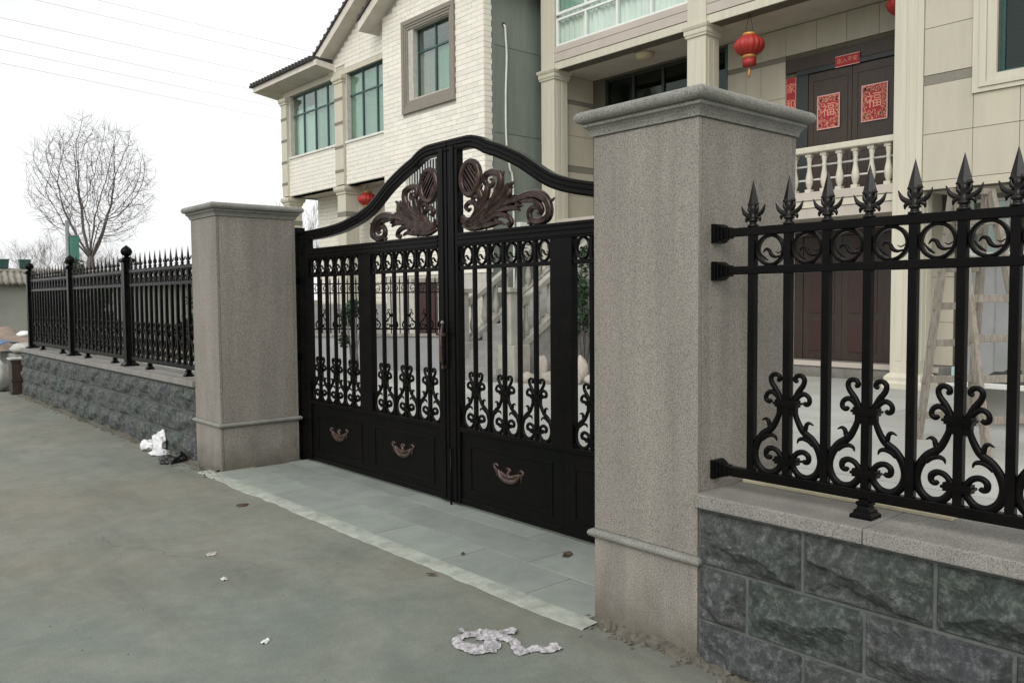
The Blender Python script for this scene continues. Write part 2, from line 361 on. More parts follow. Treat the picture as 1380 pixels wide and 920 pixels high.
# ------------------------------------------------------------------ mesh builder
class MB:
    def __init__(s):
        s.v, s.f, s.sm = [], [], []
    def add(s, vs, fs, smooth=False):
        o = len(s.v)
        s.v += [tuple(p) for p in vs]
        s.f += [tuple(o + i for i in f) for f in fs]
        s.sm += [smooth] * len(fs)
        return s
    def box(s, a, b):
        x0, x1 = sorted((a[0], b[0])); y0, y1 = sorted((a[1], b[1])); z0, z1 = sorted((a[2], b[2]))
        vs = [(x0, y0, z0), (x1, y0, z0), (x1, y1, z0), (x0, y1, z0), (x0, y0, z1), (x1, y0, z1), (x1, y1, z1), (x0, y1, z1)]
        return s.add(vs, [(0, 3, 2, 1), (4, 5, 6, 7), (0, 1, 5, 4), (1, 2, 6, 5), (2, 3, 7, 6), (3, 0, 4, 7)])
    def bar(s, p, q, w, h, up=(0, 0, 1), w2=None, h2=None):
        p, q = Vector(p), Vector(q)
        d = (q - p).normalized(); u = Vector(up)
        sd = d.cross(u)
        if sd.length < 1e-4: sd = d.cross(Vector((0, 1, 0)))
        sd.normalize(); u = sd.cross(d)
        w2 = w if w2 is None else w2; h2 = h if h2 is None else h2
        vs = []
        for c, ww, hh in ((p, w, h), (q, w2, h2)):
            for a, b in ((-1, -1), (1, -1), (1, 1), (-1, 1)):
                vs.append(c + sd * (a * ww / 2) + u * (b * hh / 2))
        return s.add(vs, [(0, 1, 2, 3), (7, 6, 5, 4), (0, 4, 5, 1), (1, 5, 6, 2), (2, 6, 7, 3), (3, 7, 4, 0)])
    def tube(s, pts, r, n=8, closed=False, smooth=True, flat=1.0):
        pts = [Vector(p) for p in pts]
        rs = r if isinstance(r, (list, tuple)) else [r] * len(pts)
        m = len(pts)
        nrm = None; rings = []
        for i, p in enumerate(pts):
            if closed: t = pts[(i + 1) % m] - pts[i - 1]
            else: t = pts[min(i + 1, m - 1)] - pts[max(i - 1, 0)]
            t.normalize()
            if nrm is None:
                nrm = t.orthogonal().normalized()
            else:
                nrm = (nrm - t * nrm.dot(t))
                nrm = nrm.normalized() if nrm.length > 1e-6 else t.orthogonal().normalized()
            bn = t.cross(nrm)
            rings.append([p + (nrm * math.cos(2 * math.pi * k / n) + bn * math.sin(2 * math.pi * k / n)) * rs[i] for k in range(n)])
        vs = [v for ring in rings for v in ring]
        fs = []
        for i in range(m if closed else m - 1):
            a, b = i * n, ((i + 1) % m) * n
            for k in range(n):
                fs.append((a + k, a + (k + 1) % n, b + (k + 1) % n, b + k))
        if not closed:
            fs.append(tuple(reversed(range(n)))); fs.append(tuple((m - 1) * n + k for k in range(n)))
        return s.add(vs, fs, smooth)
    def lathe(s, prof, c=(0, 0, 0), n=12, smooth=True, rot=0.0, lobes=0, lamp=0.0):
        vs, fs = [], []
        m = len(prof)
        for (r, z) in prof:
            for k in range(n):
                a = 2 * math.pi * k / n + rot
                rr = r * (1 + lamp * math.cos(lobes * a)) if lobes else r
                vs.append((c[0] + rr * math.cos(a), c[1] + rr * math.sin(a), c[2] + z))
        for i in range(m - 1):
            for k in range(n):
                fs.append((i * n + k, i * n + (k + 1) % n, (i + 1) * n + (k + 1) % n, (i + 1) * n + k))
        fs.append(tuple(reversed(range(n)))); fs.append(tuple((m - 1) * n + k for k in range(n)))
        return s.add(vs, fs, smooth)
    def rectstack(s, x0, y0, x1, y1, prof, smooth=False):
        """moulded rectangular block: prof = list of (overhang, z)"""
        vs, fs = [], []
        for (o, z) in prof:
            vs += [(x0 - o, y0 - o, z), (x1 + o, y0 - o, z), (x1 + o, y1 + o, z), (x0 - o, y1 + o, z)]
        for i in range(len(prof) - 1):
            for k in range(4):
                fs.append((i * 4 + k, i * 4 + (k + 1) % 4, (i + 1) * 4 + (k + 1) % 4, (i + 1) * 4 + k))
        fs.append((3, 2, 1, 0)); t = (len(prof) - 1) * 4
        fs.append((t, t + 1, t + 2, t + 3))
        return s.add(vs, fs, smooth)
    def prism(s, poly, axis, a, b):
        """extrude a 2-D polygon along axis (0=x: poly is (y,z); 1=y: (x,z); 2=z: (x,y))"""
        def P(q, h):
            return (h, q[0], q[1]) if axis == 0 else (q[0], h, q[1]) if axis == 1 else (q[0], q[1], h)
        n = len(poly)
        vs = [P(q, a) for q in poly] + [P(q, b) for q in poly]
        fs = [tuple(range(n)), tuple(reversed(range(n, 2 * n)))]
        fs += [(k, k + n, (k + 1) % n + n, (k + 1) % n) for k in range(n)]
        return s.add(vs, fs)
    def sweep2d(s, path, sec, smooth=True, scale=None, closed=False):
        """path: (u,v) in the plane; sec: list of (n, o) offsets; local axes x = -o (out to the street), y = u, z = v"""
        m, k = len(path), len(sec)
        vs, fs = [], []
        for i in range(m):
            if closed: t = Vector(path[(i + 1) % m]) - Vector(path[i - 1])
            else: t = Vector(path[min(i + 1, m - 1)]) - Vector(path[max(i - 1, 0)])
            t = t.normalized() if t.length > 1e-9 else Vector((1, 0))
            nx, ny = -t[1], t[0]
            sc = scale[i] if scale else (1, 1)
            for (a, o) in sec:
                vs.append((-o * sc[1], path[i][0] + nx * a * sc[0], path[i][1] + ny * a * sc[0]))
        for i in range(m if closed else m - 1):
            i2 = (i + 1) % m
            for j in range(k):
                fs.append((i * k + j, i * k + (j + 1) % k, i2 * k + (j + 1) % k, i2 * k + j))
        if not closed:
            fs.append(tuple(range(k))); fs.append(tuple((m - 1) * k + j for j in reversed(range(k))))
        return s.add(vs, fs, smooth)
    def move(s, d=(0, 0, 0), sc=(1, 1, 1)):
        s.v = [(p[0] * sc[0] + d[0], p[1] * sc[1] + d[1], p[2] * sc[2] + d[2]) for p in s.v]
        return s
    def xf(s, mtx):
        s.v = [tuple(mtx @ Vector(p)) for p in s.v]
        return s
    def mesh(s, name, m, bevel=0.0, fixn=True):
        me = bpy.data.meshes.new(name)
        me.from_pydata(s.v, [], s.f)
        me.polygons.foreach_set('use_smooth', s.sm)
        me.materials.append(m)
        if fixn or bevel:
            bm = bmesh.new(); bm.from_mesh(me)
            if fixn: bmesh.ops.recalc_face_normals(bm, faces=bm.faces)
            if bevel:
                ed = [e for e in bm.edges if len(e.link_faces) == 2 and e.calc_face_angle(0) > 0.6]
                bmesh.ops.bevel(bm, geom=ed, offset=bevel, segments=2, profile=0.6, affect='EDGES')
            bm.to_mesh(me); bm.free()
        me.update()
        return me
    def build(s, name, m, parent=None, bevel=0.0, origin=None, fixn=True):
        if origin is None:
            xs = [p[0] for p in s.v]; ys = [p[1] for p in s.v]; zs = [p[2] for p in s.v]
            origin = ((min(xs) + max(xs)) / 2, (min(ys) + max(ys)) / 2, min(zs))
        s.move((-origin[0], -origin[1], -origin[2]))
        return inst(name, s.mesh(name, m, bevel, fixn), parent, origin)

WP = {}
def inst(name, me, parent, loc, rotz=0.0, scale=None):
    o = bpy.data.objects.new(name, me)
    COL.objects.link(o)
    loc = Vector(loc)
    WP[o.name] = loc
    if parent is not None:
        o.parent = parent
        loc = loc - WP[parent.name]
    o.location = loc
    if rotz: o.rotation_euler = (0, 0, rotz)
    if scale: o.scale = scale
    return o
def tag(o, label=None, cat=None, group=None, kind=None):
    if label: o['label'] = label
    if cat: o['category'] = cat
    if group: o['group'] = group
    if kind: o['kind'] = kind
    return o
def thing(name, label, cat, loc, group=None):
    o = inst(name, None, None, loc)
    o.empty_display_size = 0.2
    return tag(o, label, cat, group)

def spline(pts, k=5, closed=False):
    """Catmull-Rom through the points (any dimension)"""
    P = [Vector(p) for p in pts]
    n = len(P); out = []
    for i in range(n if closed else n - 1):
        if closed: a, b, c, d = P[i - 1], P[i], P[(i + 1) % n], P[(i + 2) % n]
        else: a, b, c, d = P[max(i - 1, 0)], P[i], P[i + 1], P[min(i + 2, n - 1)]
        for j in range(k):
            t = j / k
            out.append(0.5 * ((2 * b) + (c - a) * t + (2 * a - 5 * b + 4 * c - d) * t * t + (3 * b - a - 3 * c + d) * t ** 3))
    if not closed: out.append(P[-1])
    return out
def lerp_list(vals, n):
    out = []
    for i in range(n):
        t = i / (n - 1) * (len(vals) - 1); k = min(int(t), len(vals) - 2); f = t - k
        out.append(vals[k] * (1 - f) + vals[k + 1] * f)
    return out
# ------------------------------------------------------------------ ground
def sheet(name, x0, y0, x1, y1, z, m, label=None, nx=1, ny=1, th=None):
    b = MB()
    if th: b.box((x0, y0, z - th), (x1, y1, z))
    else: b.add([(x0, y0, z), (x1, y0, z), (x1, y1, z), (x0, y1, z)], [(0, 1, 2, 3)])
    o = b.build(name, m)
    return tag(o, label, kind='structure')
sheet('ground', -900, -900, 900, 1600, -0.06, M['ground'])
sheet('street', -9, -30, 3.6, 60, 0.0, M['street'], th=0.05)
yg = sheet('yard_ground', 4.06, -12, 24, 22.0, 0.024, M['joint'], th=0.07)
for i in range(7):
    for j in range(12):
        q = MB(); q.box((4.065 + i * 2.85, -12 + j * 2.84, 0.0), (4.065 + (i + 1) * 2.85 - .012, -12 + (j + 1) * 2.84 - .012, 0.035 + random.uniform(-.0015, .0015))); q.build('concrete_bay', M['yard'], yg)

D, DP, WD = 2.983, 0.783, 0.618          # street face, pillar depth, pillar width
Y0, Y1 = 2.2075, 7.5674                  # near faces of the two pillars

# apron of paving slabs in front of the gate, with its mortar edge
ap = thing('gate_apron', None, None, (3.4, 5.2, 0)); ap['kind'] = 'structure'
b = MB(); b.box((2.93, 2.84, -0.04), (4.0, 7.56, 0.004)); b.build('slab_bed', M['joint'], ap)
rows = [(2.935, 3.292, 3.30), (3.297, 3.642, 3.68), (3.647, 4.02, 3.30)]
for (xa, xb, ys) in rows:
    y = ys - 0.77 * 2
    while y < 7.56:
        a, c = max(y, 2.83), min(y + 0.765, 7.562)
        if c - a > 0.06:
            if xb > D and a < 2.83: a = 2.83
            t = MB(); dz = random.uniform(-0.0015, 0.0015)
            t.box((xa, a, -0.03), (xb, c, 0.013 + dz))
            t.build('slab', M['slab'], ap, bevel=0.003)
        y += 0.77
# mortar edge: one ragged strip
b = MB(); n = 90; top = []
for i in range(n + 1):
    y = 2.76 + (7.72 - 2.76) * i / n
    w = 0.13 + 0.035 * noise.noise((y * 1.7, 0, 0)) + 0.022 * noise.noise((y * 6, 3, 0)) + 0.012 * noise.noise((y * 19, 9, 0))
    top.append((y, 2.945 - w))
vs, fs = [], []
for (y, x) in top:
    vs += [(x, y, 0.001), (x + 0.012, y, 0.008), (2.936, y, 0.012)]
for i in range(n):
    for k in range(2):
        fs.append((i * 3 + k, i * 3 + k + 1, i * 3 + 4 + k, i * 3 + 3 + k))
b.add(vs, fs, True)
tag(b.build('mortar_edge', M['mortar']), kind='structure')

# ------------------------------------------------------------------ gate pillars
def pillar(y0, label):
    x0, x1, y1 = D, D + DP, y0 + WD
    t = thing('gate_pillar', label, 'pillar', ((x0 + x1) / 2, (y0 + y1) / 2, 0), 'granite gate pillars')
    c = MB(); c.box((x0 + 0.006, y0 + 0.006, -0.05), (x1 - 0.006, y1 - 0.006, 2.375)); c.build('core', M['clad_joint'], t)
    for (za, zb) in ((-0.05, 0.413), (0.457, 2.371)):
        th = 0.026
        for bx in (((x0, y0, za), (x0 + th, y1, zb)), ((x1 - th, y0, za), (x1, y1, zb)),
                   ((x0 + th + .003, y0, za), (x1 - th - .003, y0 + th, zb)), ((x0 + th + .003, y1 - th, za), (x1 - th - .003, y1, zb))):
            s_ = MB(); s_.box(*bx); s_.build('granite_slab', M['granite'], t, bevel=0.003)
    prof = []
    for k in range(9):
        a = -math.pi / 2 + math.pi * k / 8
        prof.append((0.004 + 0.024 * math.cos(a), 0.435 + 0.021 * math.sin(a)))
    b_ = MB(); b_.rectstack(x0, y0, x1, y1, prof, False); b_.build('moulding', M['granite_cap'], t)
    prof = [(-0.02, 2.372), (0.010, 2.373), (0.012, 2.386), (0.018, 2.400), (0.027, 2.411), (0.036, 2.417), (0.038, 2.419), (0.038, 2.432)]
    b_ = MB(); b_.rectstack(x0, y0, x1, y1, prof, False); cp = b_.build('cap_moulding', M['granite_cap'], t)
    prof = [(0.0, 2.433)]
    for k in range(11):
        a = -math.pi / 2 + math.pi * k / 10
        prof.append((0.040 + 0.029 * math.cos(a), 2.463 + 0.029 * math.sin(a)))
    prof.append((0.0, 2.497))
    b_ = MB(); b_.rectstack(x0, y0, x1, y1, prof, False); b_.build('cap', M['granite_cap'], t)
    return t
pillar(Y0, 'grey granite gate pillar nearest the camera, right of the black gate')
pillar(Y1, 'grey granite gate pillar at the far left end of the black gate')

# ------------------------------------------------------------------ split-stone walls
def stone_mesh(L, H, seed, nx, nz, amp=0.075):
    """rock-faced block; local: y 0..L, z 0..H, front towards -x"""
    vs, fs = [], []
    mg = 0.010
    # sloping break that gives each stone its own ridge
    rnd = random.Random(seed)
    s1, s2 = rnd.uniform(.42, .75), rnd.uniform(.55, 1.3)
    s3, s4 = rnd.uniform(.25, .8), rnd.uniform(.25, .8)
    ty = rnd.uniform(-.22, .22)
    pl = [(rnd.uniform(-.5, .5), rnd.uniform(-.5, .9), rnd.uniform(.048, .085)) for _ in range(3)]
    for j in range(nz + 1):
        for i in range(nx + 1):
            u, w = i / nx, j / nz
            if i in (0, nx): y = 0.0 if i == 0 else L
            else: y = mg + (L - 2 * mg) * (i - 1) / (nx - 2)
            if j in (0, nz): z = 0.0 if j == 0 else H
            else: z = mg + (H - 2 * mg) * (j - 1) / (nz - 2)
            if i in (0, nx) or j in (0, nz):
                x = 0.012
            elif i in (1, nx - 1) or j in (1, nz - 1):
                x = -0.003
            else:
                q = Vector((seed * 7.3 + y * 6.0, seed * 1.9, z * 8.0))
                jy, jz = y + .022 * noise.noise(q), z + .024 * noise.noise(q + Vector((4.7, 1, 2)))
                e = min(1, min(y - mg, L - mg - y) / 0.02) * min(1, (z - mg) / 0.016) * min(1, (H - mg - z) / 0.02)
                hgt = min(s1 * (H - mg - jz) + .004 + ty * (jy - L / 2) * .4, s2 * (jz - mg) + .002 - ty * (jy - L / 2) * .3, s3 * (jy - mg) + .006, s4 * (L - mg - jy) + .006,
                          *[c + a_ * (jy - L / 2) + b_ * (jz - H / 2) for (a_, b_, c) in pl])
                hgt = max(.001, hgt) + (.013 * noise.fractal(q * 1.9, 0.75, 2.1, 6) + .010 * noise.noise(q * .9)) + .006 * abs(noise.noise(q * 2.6))
                x = -0.002 - max(0, e) * min(amp, hgt)
            vs.append((x, y, z))
    def id(i, j): return j * (nx + 1) + i
    for j in range(nz):
        for i in range(nx):
            fs.append((id(i, j), id(i, j + 1), id(i + 1, j + 1), id(i + 1, j)))
    o = len(vs)
    vs += [(0.06, 0, 0), (0.06, L, 0), (0.06, L, H), (0.06, 0, H)]
    fs += [tuple([id(i, 0) for i in range(nx + 1)] + [o + 1, o]), tuple([id(i, nz) for i in reversed(range(nx + 1))] + [o + 3, o + 2]),
           tuple([id(0, j) for j in reversed(range(nz + 1))] + [o, o + 3]), tuple([id(nx, j) for j in range(nz + 1)] + [o + 2, o + 1]), (o, o + 1, o + 2, o + 3)]
    b = MB(); b.add(vs, fs, False)
    me = b.mesh('stone', M['rock'])
    return me
JT = 0.009
def stone_wall(y_lo, y_hi, ztop, joints, label, near, xback=0.37):
    """wall along Y; joints: for each course a y where a vertical joint falls"""
    t = thing('stone_wall', label, 'wall', (D + 0.185, (y_lo + y_hi) / 2, 0), 'low stone walls under the fences')
    core = MB(); core.box((D + 0.009, y_lo, -0.1), (D + xback, y_hi, ztop - 0.062)); core.build('mortar_core', M['joint'], t)
    LEN, H = 0.505, 0.2465
    full = []
    nx, nz = (60, 32) if near else (26, 14)
    for k in range(9): full.append(stone_mesh(LEN - JT, H - JT, k + (0 if near else 40), nx, nz, .075 if near else .042))
    cnt = 0
    for c in range(3):
        zb = ztop - 0.062 - 0.006 - H * (c + 1)
        y = joints[c]
        while y > y_lo: y -= LEN
        while y < y_hi:
            a, e = max(y, y_lo), min(y + LEN, y_hi)
            if e - a > 0.04:
                if e - a > LEN - 0.001:
                    me = full[(cnt * 5 + c * 2) % 9]
                else:
                    me = stone_mesh(e - a - JT, H - JT, 100 + cnt + c * 17, max(8, int(nx * (e - a) / LEN)), nz)
                inst('stone', me, t, (D, a + JT / 2, zb))
                cnt += 1
            y += LEN
    # coping slabs
    y = y_lo
    while y < y_hi - 0.01:
        e = min(y + 1.25, y_hi)
        cp = MB(); cp.box((D - 0.03, y + 0.0015, ztop - 0.06), (D + xback + 0.03, e - 0.0015, ztop)); cp.build('coping_slab', M['coping'], t, bevel=0.006)
        y = e
    return t
stone_wall(-2.3, Y0 - 0.002, 0.742, (1.707, 1.958, 1.70), 'low wall of split blue-grey stone with granite coping, at the right edge', True)
stone_wall(Y1 + WD + 0.002, 16.2, 0.812, (9.0, 9.25, 9.05), 'low wall of split stone running away left of the far pillar', False)

# ------------------------------------------------------------------ wrought-iron pieces (meshes shared by all fences and the gate)
def ell(a, b, n=8):
    return [(a * math.cos(2 * math.pi * k / n), b * math.sin(2 * math.pi * k / n)) for k in range(n)]
def strand(b, pts, w, th=0.008, k=4, sec=8):
    """tapered iron strand through 2-D points; w = list of half-widths along it"""
    P = [(p[0], p[1]) for p in spline([(q[0], q[1], 0) for q in pts], k)]
    ws = lerp_list(w, len(P))
    b.sweep2d(P, ell(1, 1, sec), True, [(x, min(th, x * 1.1)) for x in ws])

def scroll_mesh(lod=1):
    k, sc = (5, 8) if lod else (2, 5)
    def m(x, y): return ((x - 430) * 0.00066, (815 - y) * 0.000586)
    b = MB()
    main = [(478, 345), (497, 410), (535, 485), (598, 540), (640, 610), (655, 690), (632, 768), (580, 812), (522, 806), (482, 765), (462, 715), (470, 685),
            (500, 645), (540, 633), (572, 655), (573, 690), (552, 702), (538, 690)]
    thorn1 = [(535, 500), (552, 470), (560, 437), (580, 424), (606, 438)]
    thorn2 = [(605, 575), (572, 548), (535, 538), (508, 550), (500, 576)]
    heart = [(472, 285), (500, 220), (535, 165), (543, 122), (520, 98), (490, 106), (482, 132), (498, 140)]
    side = [(475, 290), (505, 245), (540, 225), (572, 245), (577, 280), (556, 297), (540, 284)]
    for sx in (1, -1):
        for pts, w in ((main, [.0115, .014, .0165, .017, .0165, .016, .015, .014, .012, .0115, .013, .0115, .008]),
                       (thorn1, [.011, .010, .008, .002]), (thorn2, [.011, .010, .008, .002]),
                       (heart, [.0135, .0125, .011, .010, .011, .008]), (side, [.0125, .011, .010, .011, .008])):
            P = [(m(*q)[0] * sx, m(*q)[1]) for q in pts]
            strand(b, P, w, 0.010, k, sc)
    # collars round the picket
    for (v, hw) in ((m(0, 300)[1], 0.053), (m(0, 708)[1], 0.053)):
        b.box((-0.021, -hw + 0.006, v - 0.015), (0.021, hw - 0.006, v + 0.015))
        b.box((-0.026, -hw, v - 0.005), (0.026, hw, v + 0.005))
    b.box((-0.012, -0.042, m(0, 385)[1]), (0.012, 0.042, m(0, 315)[1]))
    return b.mesh('scroll', M['iron'])

def ring_mesh(lod=1, rx=0.061, rz=0.061):
    n = 28 if lod else 12
    b = MB()
    P = [(rx * math.cos(2 * math.pi * i / n), rz * math.sin(2 * math.pi * i / n)) for i in range(n)]
    b.sweep2d(P, [(-.0065, -.011), (.0065, -.011), (.0065, .009), (.002, .013), (-.002, .013), (-.0065, .009)], False, None, True)
    k = 5 if lod else 2
    s = rx / 0.061
    # curled leaf inside the ring
    for pts, w in (([(-.050, -.006), (-.036, -.014), (-.022, -.008)], [.002, .003, .001]),
                   ([(-.046, -.026), (-.022, -.030), (-.004, -.020), (.006, -.002), (.022, .004), (.034, -.010)], [.003, .006, .009, .008, .006, .002]),
                   ([(.050, -.004), (.040, -.020), (.026, -.034), (.010, -.044)], [.002, .004, .006, .002])):
        strand(b, [(q[0] * s, q[1] * s) for q in pts], w, 0.009, k, 6)
    # small clips where the ring meets its neighbours
    for sy in (-1, 1):
        b.box((-0.008, sy * (rx - .002), -0.006), (0.008, sy * (rx + 0.018), 0.006))
    return b.mesh('ring', M['iron'])

def spear_mesh(lod=1):
    b = MB()
    n = 10 if lod else 6
    b.lathe([(.024, 0), (.024, .008), (.016, .012), (.015, .020), (.022, .024), (.022, .030), (.013, .036), (.012, .060), (.015, .075), (.014, .095)], (0, 0, 0), n)
    # four-edged blade
    b.add([(0, -.028, .096), (-.013, 0, .096), (0, .028, .096), (.013, 0, .096), (0, 0, .202), (0, 0, .074), (0, -.014, .086), (0, .014, .086)],
          [(0, 1, 4), (1, 2, 4), (2, 3, 4), (3, 0, 4), (1, 0, 6, 5), (2, 1, 5, 7), (3, 2, 7, 5), (0, 3, 5, 6)])
    k, sc = (4, 8) if lod else (2, 4)
    for s in (1, -1):
        strand(b, [(s * .004, .042), (s * .024, .047), (s * .047, .062), (s * .062, .092)], [.013, .011, .009, .0012], 0.009, k, sc)
        if lod:
            strand(b, [(s * .006, .034), (s * .021, .042), (s * .034, .034), (s * .036, .020)], [.008, .009, .008, .002], 0.008, k, sc)
            strand(b, [(s * .002, .080), (s * .016, .098), (s * .029, .093)], [.010, .009, .002], 0.011, k, sc)
            strand(b, [(s * .003, .056), (s * .020, .072), (s * .022, .094)], [.010, .009, .003], 0.009, k, sc)
    return b.mesh('spearhead', M['iron_highlit'])

def picket_mesh(h, w=0.032):
    b = MB(); b.box((-w / 2, -w / 2, 0), (w / 2, w / 2, h)); return b.mesh('picket', M['iron'], bevel=0.003)
def foot_mesh():
    b = MB()
    b.rectstack(-.001, -.001, .001, .001, [(.042, 0), (.042, .014), (.036, .018), (.032, .022), (.032, .030), (.024, .036), (.021, .048), (.026, .052), (.026, .062), (.018, .066), (.018, .08)])
    return b.mesh('foot', M['iron'], bevel=0.0015)
def bracket_mesh():
    """socket fixed to the pillar face at y = 0, opening towards -y"""
    b = MB()
    for (a, c, h) in ((0, -.022, .042), (-.022, -.036, .037), (-.036, -.050, .030), (-.050, -.075, .025)):
        b.box((-h, c, -h), (h, a, h))
    return b.mesh('socket', M['iron'], bevel=0.004)

SCROLL, RING, SPEAR, FOOT, SOCKET = scroll_mesh(), ring_mesh(), spear_mesh(), foot_mesh(), bracket_mesh()
SCROLL_F, RING_F, SPEAR_F = scroll_mesh(0), ring_mesh(0), spear_mesh(0)
PICKET = picket_mesh(1.055)

FX = 3.115
def fence_section(t, ys, y_lo, y_hi, dz, far, scr0=1):
    """rails, pickets with spearheads, rings between them, lyre scrolls on every other picket"""
    for (z0, z1) in ((1.855, 1.892), (1.692, 1.727), (0.810, 0.852)):
        r = MB(); r.box((FX - .019, y_lo, z0 + dz), (FX + .019, y_hi, z1 + dz)); r.build('rail', M['iron'], t, bevel=0.004)
    sp, rg, sl = (SPEAR_F, RING_F, SCROLL_F) if far else (SPEAR, RING, SCROLL)
    for i, y in enumerate(ys):
        p = inst('picket', PICKET, t, (FX, y, 0.83 + dz), random.uniform(-.03, .03))
        inst('spearhead', sp, p, (FX, y, 1.892 + dz), random.uniform(-.10, .10))
        if i % 2 == scr0:
            inst('scroll', sl, t, (FX, y, 0.852 + dz), random.uniform(-.035, .035))
        if i < len(ys) - 1:
            inst('ring', rg, t, (FX, (y + ys[i + 1]) / 2, 1.791 + dz), random.uniform(-.03, .03))
# right-hand fence
fr = thing('iron_fence', 'black spear-topped iron fence on the low wall right of the near pillar', 'fence', (FX, 0, 0.742), 'spear-topped iron fences')
ys = [2.022 - 0.1685 * i for i in range(25)]
fence_section(fr, ys, -2.2, Y0 - 0.05, 0.0, False)
for z in (1.8735, 1.7095, 0.831):
    inst('socket', SOCKET, fr, (FX, Y0, z))
for y in (ys[3], ys[11], ys[19]):
    inst('foot', FOOT, fr, (FX, y, 0.742))
# left-hand fence: three bays between square posts
fl = thing('iron_fence', 'black spear-topped iron fence with square posts, left of the far pillar', 'fence', (FX, 12, 0.812), 'spear-topped iron fences')
posts = [10.69, 13.34, 16.05]
edges = [Y1 + WD] + posts
for k in range(3):
    a, e = edges[k] + (0.0 if k == 0 else 0.055), edges[k + 1] - 0.055
    n = 14
    st = (e - a) / (n + 0.35)
    ys = [a + st * (i + 0.68) for i in range(n)]
    fence_section(fl, ys, a, e, 0.075, True, 0)
    for q in (0.22, 0.72):
        inst('foot', FOOT, fl, (FX, a + (e - a) * q, 0.812), scale=(1, 1, 0.98))
for y in posts:
    p = MB(); p.box((FX - .052, y - .052, 0.812), (FX + .052, y + .052, 2.07)); po = p.build('post', M['iron'], fl, bevel=0.006)
    q = MB(); q.rectstack(FX - .05, y - .05, FX + .05, y + .05, [(.035, .8125), (.035, .83), (.012, .85), (.004, .86)]); q.build('post_base', M['iron'], po)
    q = MB(); q.rectstack(FX - .05, y - .05, FX + .05, y + .05, [(.004, 2.06), (.02, 2.066), (.03, 2.08), (.03, 2.1), (.0, 2.115), (-.015, 2.13)]); q.build('post_cap', M['iron'], po)
    q = MB()
    q.lathe([(.022, 2.125), (.026, 2.135), (.05, 2.15), (.064, 2.175), (.066, 2.20), (.052, 2.23), (.028, 2.25), (.012, 2.262), (.002, 2.272)], (FX, y, 0), 16, True, 0, 8, .05)
    q.build('finial', M['iron'], po)
# ------------------------------------------------------------------ double gate
GX = 3.85
GS = 0.03                         # half depth of the frame
def gbox(t, name, y0, y1, z0, z1, m='iron', d=GS, bev=0.004, x=GX):
    b = MB(); b.box((x - d, y0, z0), (x + d, y1, z1)); return b.build(name, M[m], t, bevel=bev)
def arch_z(d):
    xs = [0, .16, .31, .46, .8, 1.14, 1.5, 1.8, 2.1, 2.5]
    zs = [2.797, 2.797, 2.788, 2.727, 2.598, 2.415, 2.322, 2.283, 2.268, 2.262]
    if d >= xs[-1]: return zs[-1]
    i = max(k for k in range(len(xs)) if xs[k] <= d)
    t = (d - xs[i]) / (xs[i + 1] - xs[i])
    p0, p1, p2, p3 = zs[max(i - 1, 0)], zs[i], zs[i + 1], zs[min(i + 2, len(zs) - 1)]
    return .5 * (2 * p1 + (p2 - p0) * t + (2 * p0 - 5 * p1 + 4 * p2 - p3) * t * t + (3 * p1 - p0 - 3 * p2 + p3) * t ** 3)
GRO = [(-1, 0), (-.72, .5), (-.5, .95), (-.32, .55), (0, 1.05), (.32, .55), (.5, .95), (.72, .5), (1, 0), (.6, -.35), (-.6, -.35)]
